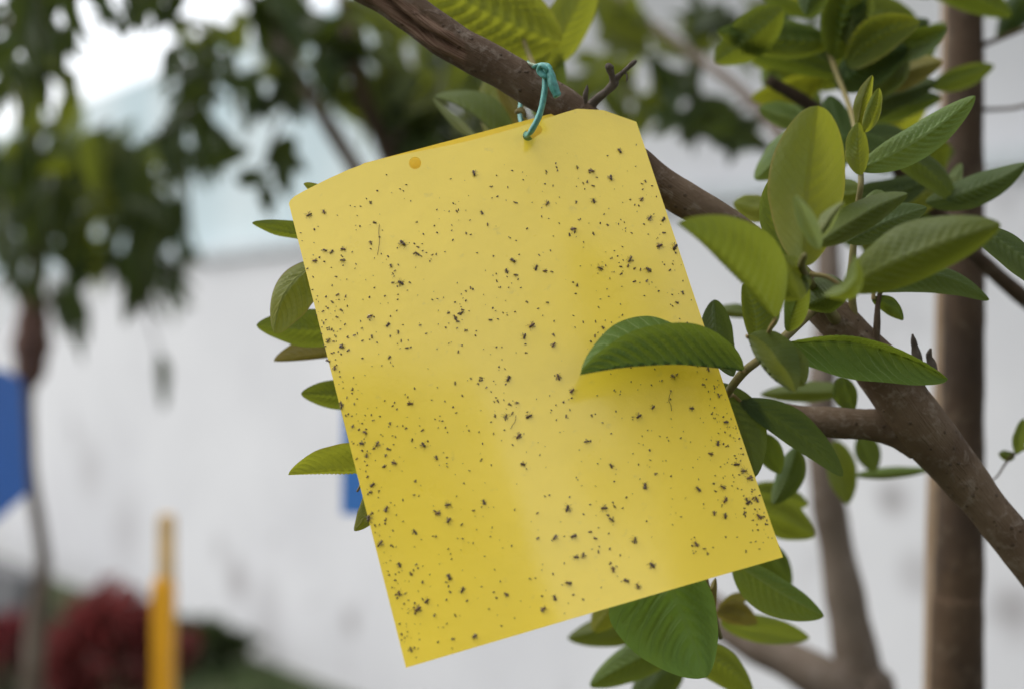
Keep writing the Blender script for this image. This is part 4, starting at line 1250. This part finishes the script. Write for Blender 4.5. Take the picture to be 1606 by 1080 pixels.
# ------------------------------------------------------------------ stake, shrubs, low plants, grass by the wall
st = thing('stake', 'upright stake painted orange yellow with a pale bare top, before the white wall', 'stake', tuple(PX(257, 540, 2.3))[:2] + (0,))
sx, sy = st.location.x, st.location.y
def post(name, w0, w1, z0, z1, mat, dx=0.0, dy=0.0):
    hw = w0 / 2; h2 = w1 / 2
    v = []
    for z, h in ((z0, hw), (z1 - 0.01, h2), (z1, h2 * 0.8)):
        for a, b in ((-h, -h), (h, -h), (h, h), (-h, h)):
            v.append((sx + dx + a, sy + dy + b, z))
    f = [(0, 3, 2, 1), (8, 9, 10, 11)]
    for l in (0, 4):
        for i in range(4):
            f.append((l + i, l + (i + 1) % 4, l + 4 + (i + 1) % 4, l + 4 + i))
    return part(name, v, f, mat, st, sm=False)
zt = PX(257, 806, 2.3).z; zm = PX(257, 905, 2.3).z
post('painted_post', 0.035, 0.033, -0.05, zm, plain('orange_yellow_paint', (0.86, 0.40, 0.012), 0.5, 0.4, 0.1, 6))
post('bare_top', 0.025, 0.024, zm - 0.02, zt, plain('bare_wood', (0.80, 0.54, 0.25), 0.8, 0.2, 0.15, 15), 0.004, 0.0)

M['red_leaf'] = leaf_mat('red_leaf', (0.11, 0.030, 0.034), (0.14, 0.04, 0.042), (0.16, 0.05, 0.045), (0.30, 0.05, 0.05), trans=0.28)
M['low_leaf'] = leaf_mat('low_leaf', (0.03, 0.045, 0.018), (0.05, 0.065, 0.03), (0.06, 0.08, 0.03), (0.1, 0.15, 0.02), trans=0.2)
def shrub(name, label, cat, c, rx, ry, h, n, mat, size, rgs, group=None):
    root = thing(name, label, cat, c, group)
    verts, faces, uvs = [], [], []
    for k in range(n):
        a = rgs.uniform(0, 6.28); e = math.asin(rgs.uniform(-0.35, 1.0)); q = rgs.uniform(0.45, 1.0) ** 0.5
        q *= 0.85 + 0.3 * noise.noise(Vector((math.cos(a) * 2, math.sin(a) * 2, e * 2 + rx * 9)))
        p = Vector((rx * q * math.cos(e) * math.cos(a), ry * q * math.cos(e) * math.sin(a), h * 0.5 + h * 0.5 * q * math.sin(e)))
        d = (Vector((math.cos(a) * math.cos(e), math.sin(a) * math.cos(e), math.sin(e) + 0.4)) + Vector((rgs.gauss(0, .5), rgs.gauss(0, .5), rgs.gauss(0, .5)))).normalized()
        sd = d.cross(Vector((rgs.gauss(0, 1), rgs.gauss(0, 1), rgs.gauss(0, 1)))).normalized()
        nn = d.cross(sd)
        L = size * rgs.uniform(0.7, 1.3); w = L * 0.3
        o = len(verts)
        for t, ww, lift in ((0, 0.1, 0), (0.4, 1, 0.06), (0.75, 0.75, 0.03), (1, 0.02, -0.08)):
            for s in (-1, 0, 1):
                verts.append(tuple(p + d * L * t + sd * w * ww * s + nn * (lift * L + abs(s) * w * 0.3)))
                uvs.append((t, 0.5 + 0.5 * s))
        for i in range(3):
            for j in range(2):
                faces.append((o + i * 3 + j, o + i * 3 + j + 1, o + i * 3 + j + 4, o + i * 3 + j + 3))
    link('crown', mesh_from('crown', verts, faces, uvs), mat, root)
    for k in range(6):
        a = rgs.uniform(0, 6.28)
        tvv, tff, tuu = tube([(Vector((0.03 * math.cos(a), 0.03 * math.sin(a), -0.02)), 0.009), (Vector((rx * .3 * math.cos(a), ry * .3 * math.sin(a), h * .4)), 0.006), (Vector((rx * .6 * math.cos(a), ry * .6 * math.sin(a), h * .75)), 0.003)], 4, 6)
        link('stem', mesh_from('stem', [tuple(q) for q in tvv], tff, tuu), M['bark_dark'], root)
    return root
rs = random.Random(3)
def at_ground(x, d):
    p = PX(x, 540, d)
    return (p.x, p.y, 0)
shrub('red_shrub', 'rounded dark red leaved shrub beside the orange yellow stake', 'shrub', at_ground(172, 5.2), 0.235, 0.24, 0.60, 900, M['red_leaf'], 0.075, rs, 'red shrubs by the wall')
shrub('red_shrub', 'low dark red leaved shrub at the left edge behind the thin trunk', 'shrub', at_ground(5, 6.0), 0.2, 0.2, 0.34, 420, M['red_leaf'], 0.07, rs, 'red shrubs by the wall')
for x, d, rx, h, lab in ((300, 6.6, 0.26, 0.20, 'low dark green plant to the right of the orange yellow stake'),):
    shrub('low_plant', lab, 'plant', at_ground(x, d), rx, rx * 0.6, h, 600, M['low_leaf'], 0.07, rs)
# grass strip in front of the wall
gv, gf = [], []
for k in range(9000):
    x = rs.uniform(-60, 700); d = rs.uniform(4.6, min(9.0, wall_d(x) - 0.15))
    p = PX(x, 540, d); p.z = 0
    a = rs.uniform(0, 6.28); h = rs.uniform(0.02, 0.06)
    sd = Vector((math.cos(a), math.sin(a), 0)) * 0.004
    ln = Vector((rs.gauss(0, .02), rs.gauss(0, .02), h))
    o = len(gv)
    gv += [tuple(p - sd), tuple(p + sd), tuple(p + ln)]
    gf.append((o, o + 1, o + 2))
gr = link('grass', mesh_from('grass', gv, gf, sm=False), plain('grass_blade', (0.045, 0.085, 0.02), 0.7, 0.2, 0.3, 3))
tag(gr, 'short dark green grass along the foot of the white wall', 'grass', kind='stuff')

# ------------------------------------------------------------------ unseen trees added behind the camera as dark reflections in the glossy sheet
def unseen_tree(label, c, crown_z, rad, n, rgs):
    root = thing('unseen_tree', label, 'tree', c, 'trees mirrored in the glossy sheet')
    verts, faces, uvs = [], [], []
    for k in range(n):
        dirv = Vector((rgs.gauss(0, 1), rgs.gauss(0, 1), rgs.gauss(0, 1))).normalized()
        q = rad * (rgs.random() ** 0.4) * (0.75 + 0.5 * noise.noise(dirv * 2.1 + Vector(c)))
        p = Vector((0, 0, crown_z)) + Vector((dirv.x * q, dirv.y * q, dirv.z * q * 0.85))
        d = (dirv + Vector((rgs.gauss(0, .5), rgs.gauss(0, .5), rgs.gauss(0, .5) - 0.5))).normalized()
        sd = d.cross(Vector((rgs.gauss(0, 1), rgs.gauss(0, 1), rgs.gauss(0, 1)))).normalized()
        nn = d.cross(sd)
        L = 0.15 * rgs.uniform(0.7, 1.3); w = L * 0.24
        o = len(verts)
        for t, ww, lift in ((0, 0.1, 0), (0.4, 1, 0.06), (0.75, 0.75, 0.03), (1, 0.02, -0.08)):
            for s_ in (-1, 0, 1):
                verts.append(tuple(p + d * L * t + sd * w * ww * s_ + nn * (lift * L + abs(s_) * w * 0.3)))
                uvs.append((t, 0.5 + 0.5 * s_))
        for i in range(3):
            for j in range(2):
                faces.append((o + i * 3 + j, o + i * 3 + j + 1, o + i * 3 + j + 4, o + i * 3 + j + 3))
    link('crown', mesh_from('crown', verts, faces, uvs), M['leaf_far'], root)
    v, f, u = tube([(Vector((0, 0, -0.05)), 0.07), (Vector((0.03, 0.02, crown_z * 0.5)), 0.055), (Vector((0, 0, crown_z)), 0.035), (Vector((0.05, 0, crown_z + rad * 0.6)), 0.012)], 6, 10)
    link('trunk', mesh_from('trunk', [tuple(q) for q in v], f, u), M['bark_grey'], root)
    for k in range(6):
        a = k * 1.05
        v, f, u = tube([(Vector((0, 0, crown_z * 0.75 + 0.05 * k)), 0.022), (Vector((rad * .4 * math.cos(a), rad * .4 * math.sin(a), crown_z + 0.05 * k)), 0.014), (Vector((rad * .8 * math.cos(a), rad * .8 * math.sin(a), crown_z + 0.2)), 0.006)], 5, 7)
        link('limb', mesh_from('limb', [tuple(q) for q in v], f, u), M['bark_grey'], root)
rt2 = random.Random(31)
unseen_tree('taller unseen leafy tree added behind the viewer, mirrored in the right side of the sheet', (1.42, -3.0, 0), 3.50, 0.72, 3000, rt2)
unseen_tree('lower unseen leafy tree added behind the viewer, mirrored in the lower left of the sheet', (-0.80, -3.4, 0), 2.62, 1.0, 4600, rt2)

# low concrete edging of the bed at the foot of the wall, far left
ke = link('bed_edging', mesh_from('bed_edging', [(x, y, z) for z in (-0.05, 0.27) for x, y in ((-6.5, 12.1), (-2.62, 7.55), (-2.50, 7.65), (-6.38, 12.2))], [(0, 3, 2, 1), (4, 5, 6, 7), (0, 1, 5, 4), (1, 2, 6, 5), (2, 3, 7, 6), (3, 0, 4, 7)], sm=False), plain('edging_concrete', (0.13, 0.13, 0.135), 0.9, 0.2, 0.2, 5))
tag(ke, 'low dark grey concrete edging along the wall foot at the far left', 'edging')
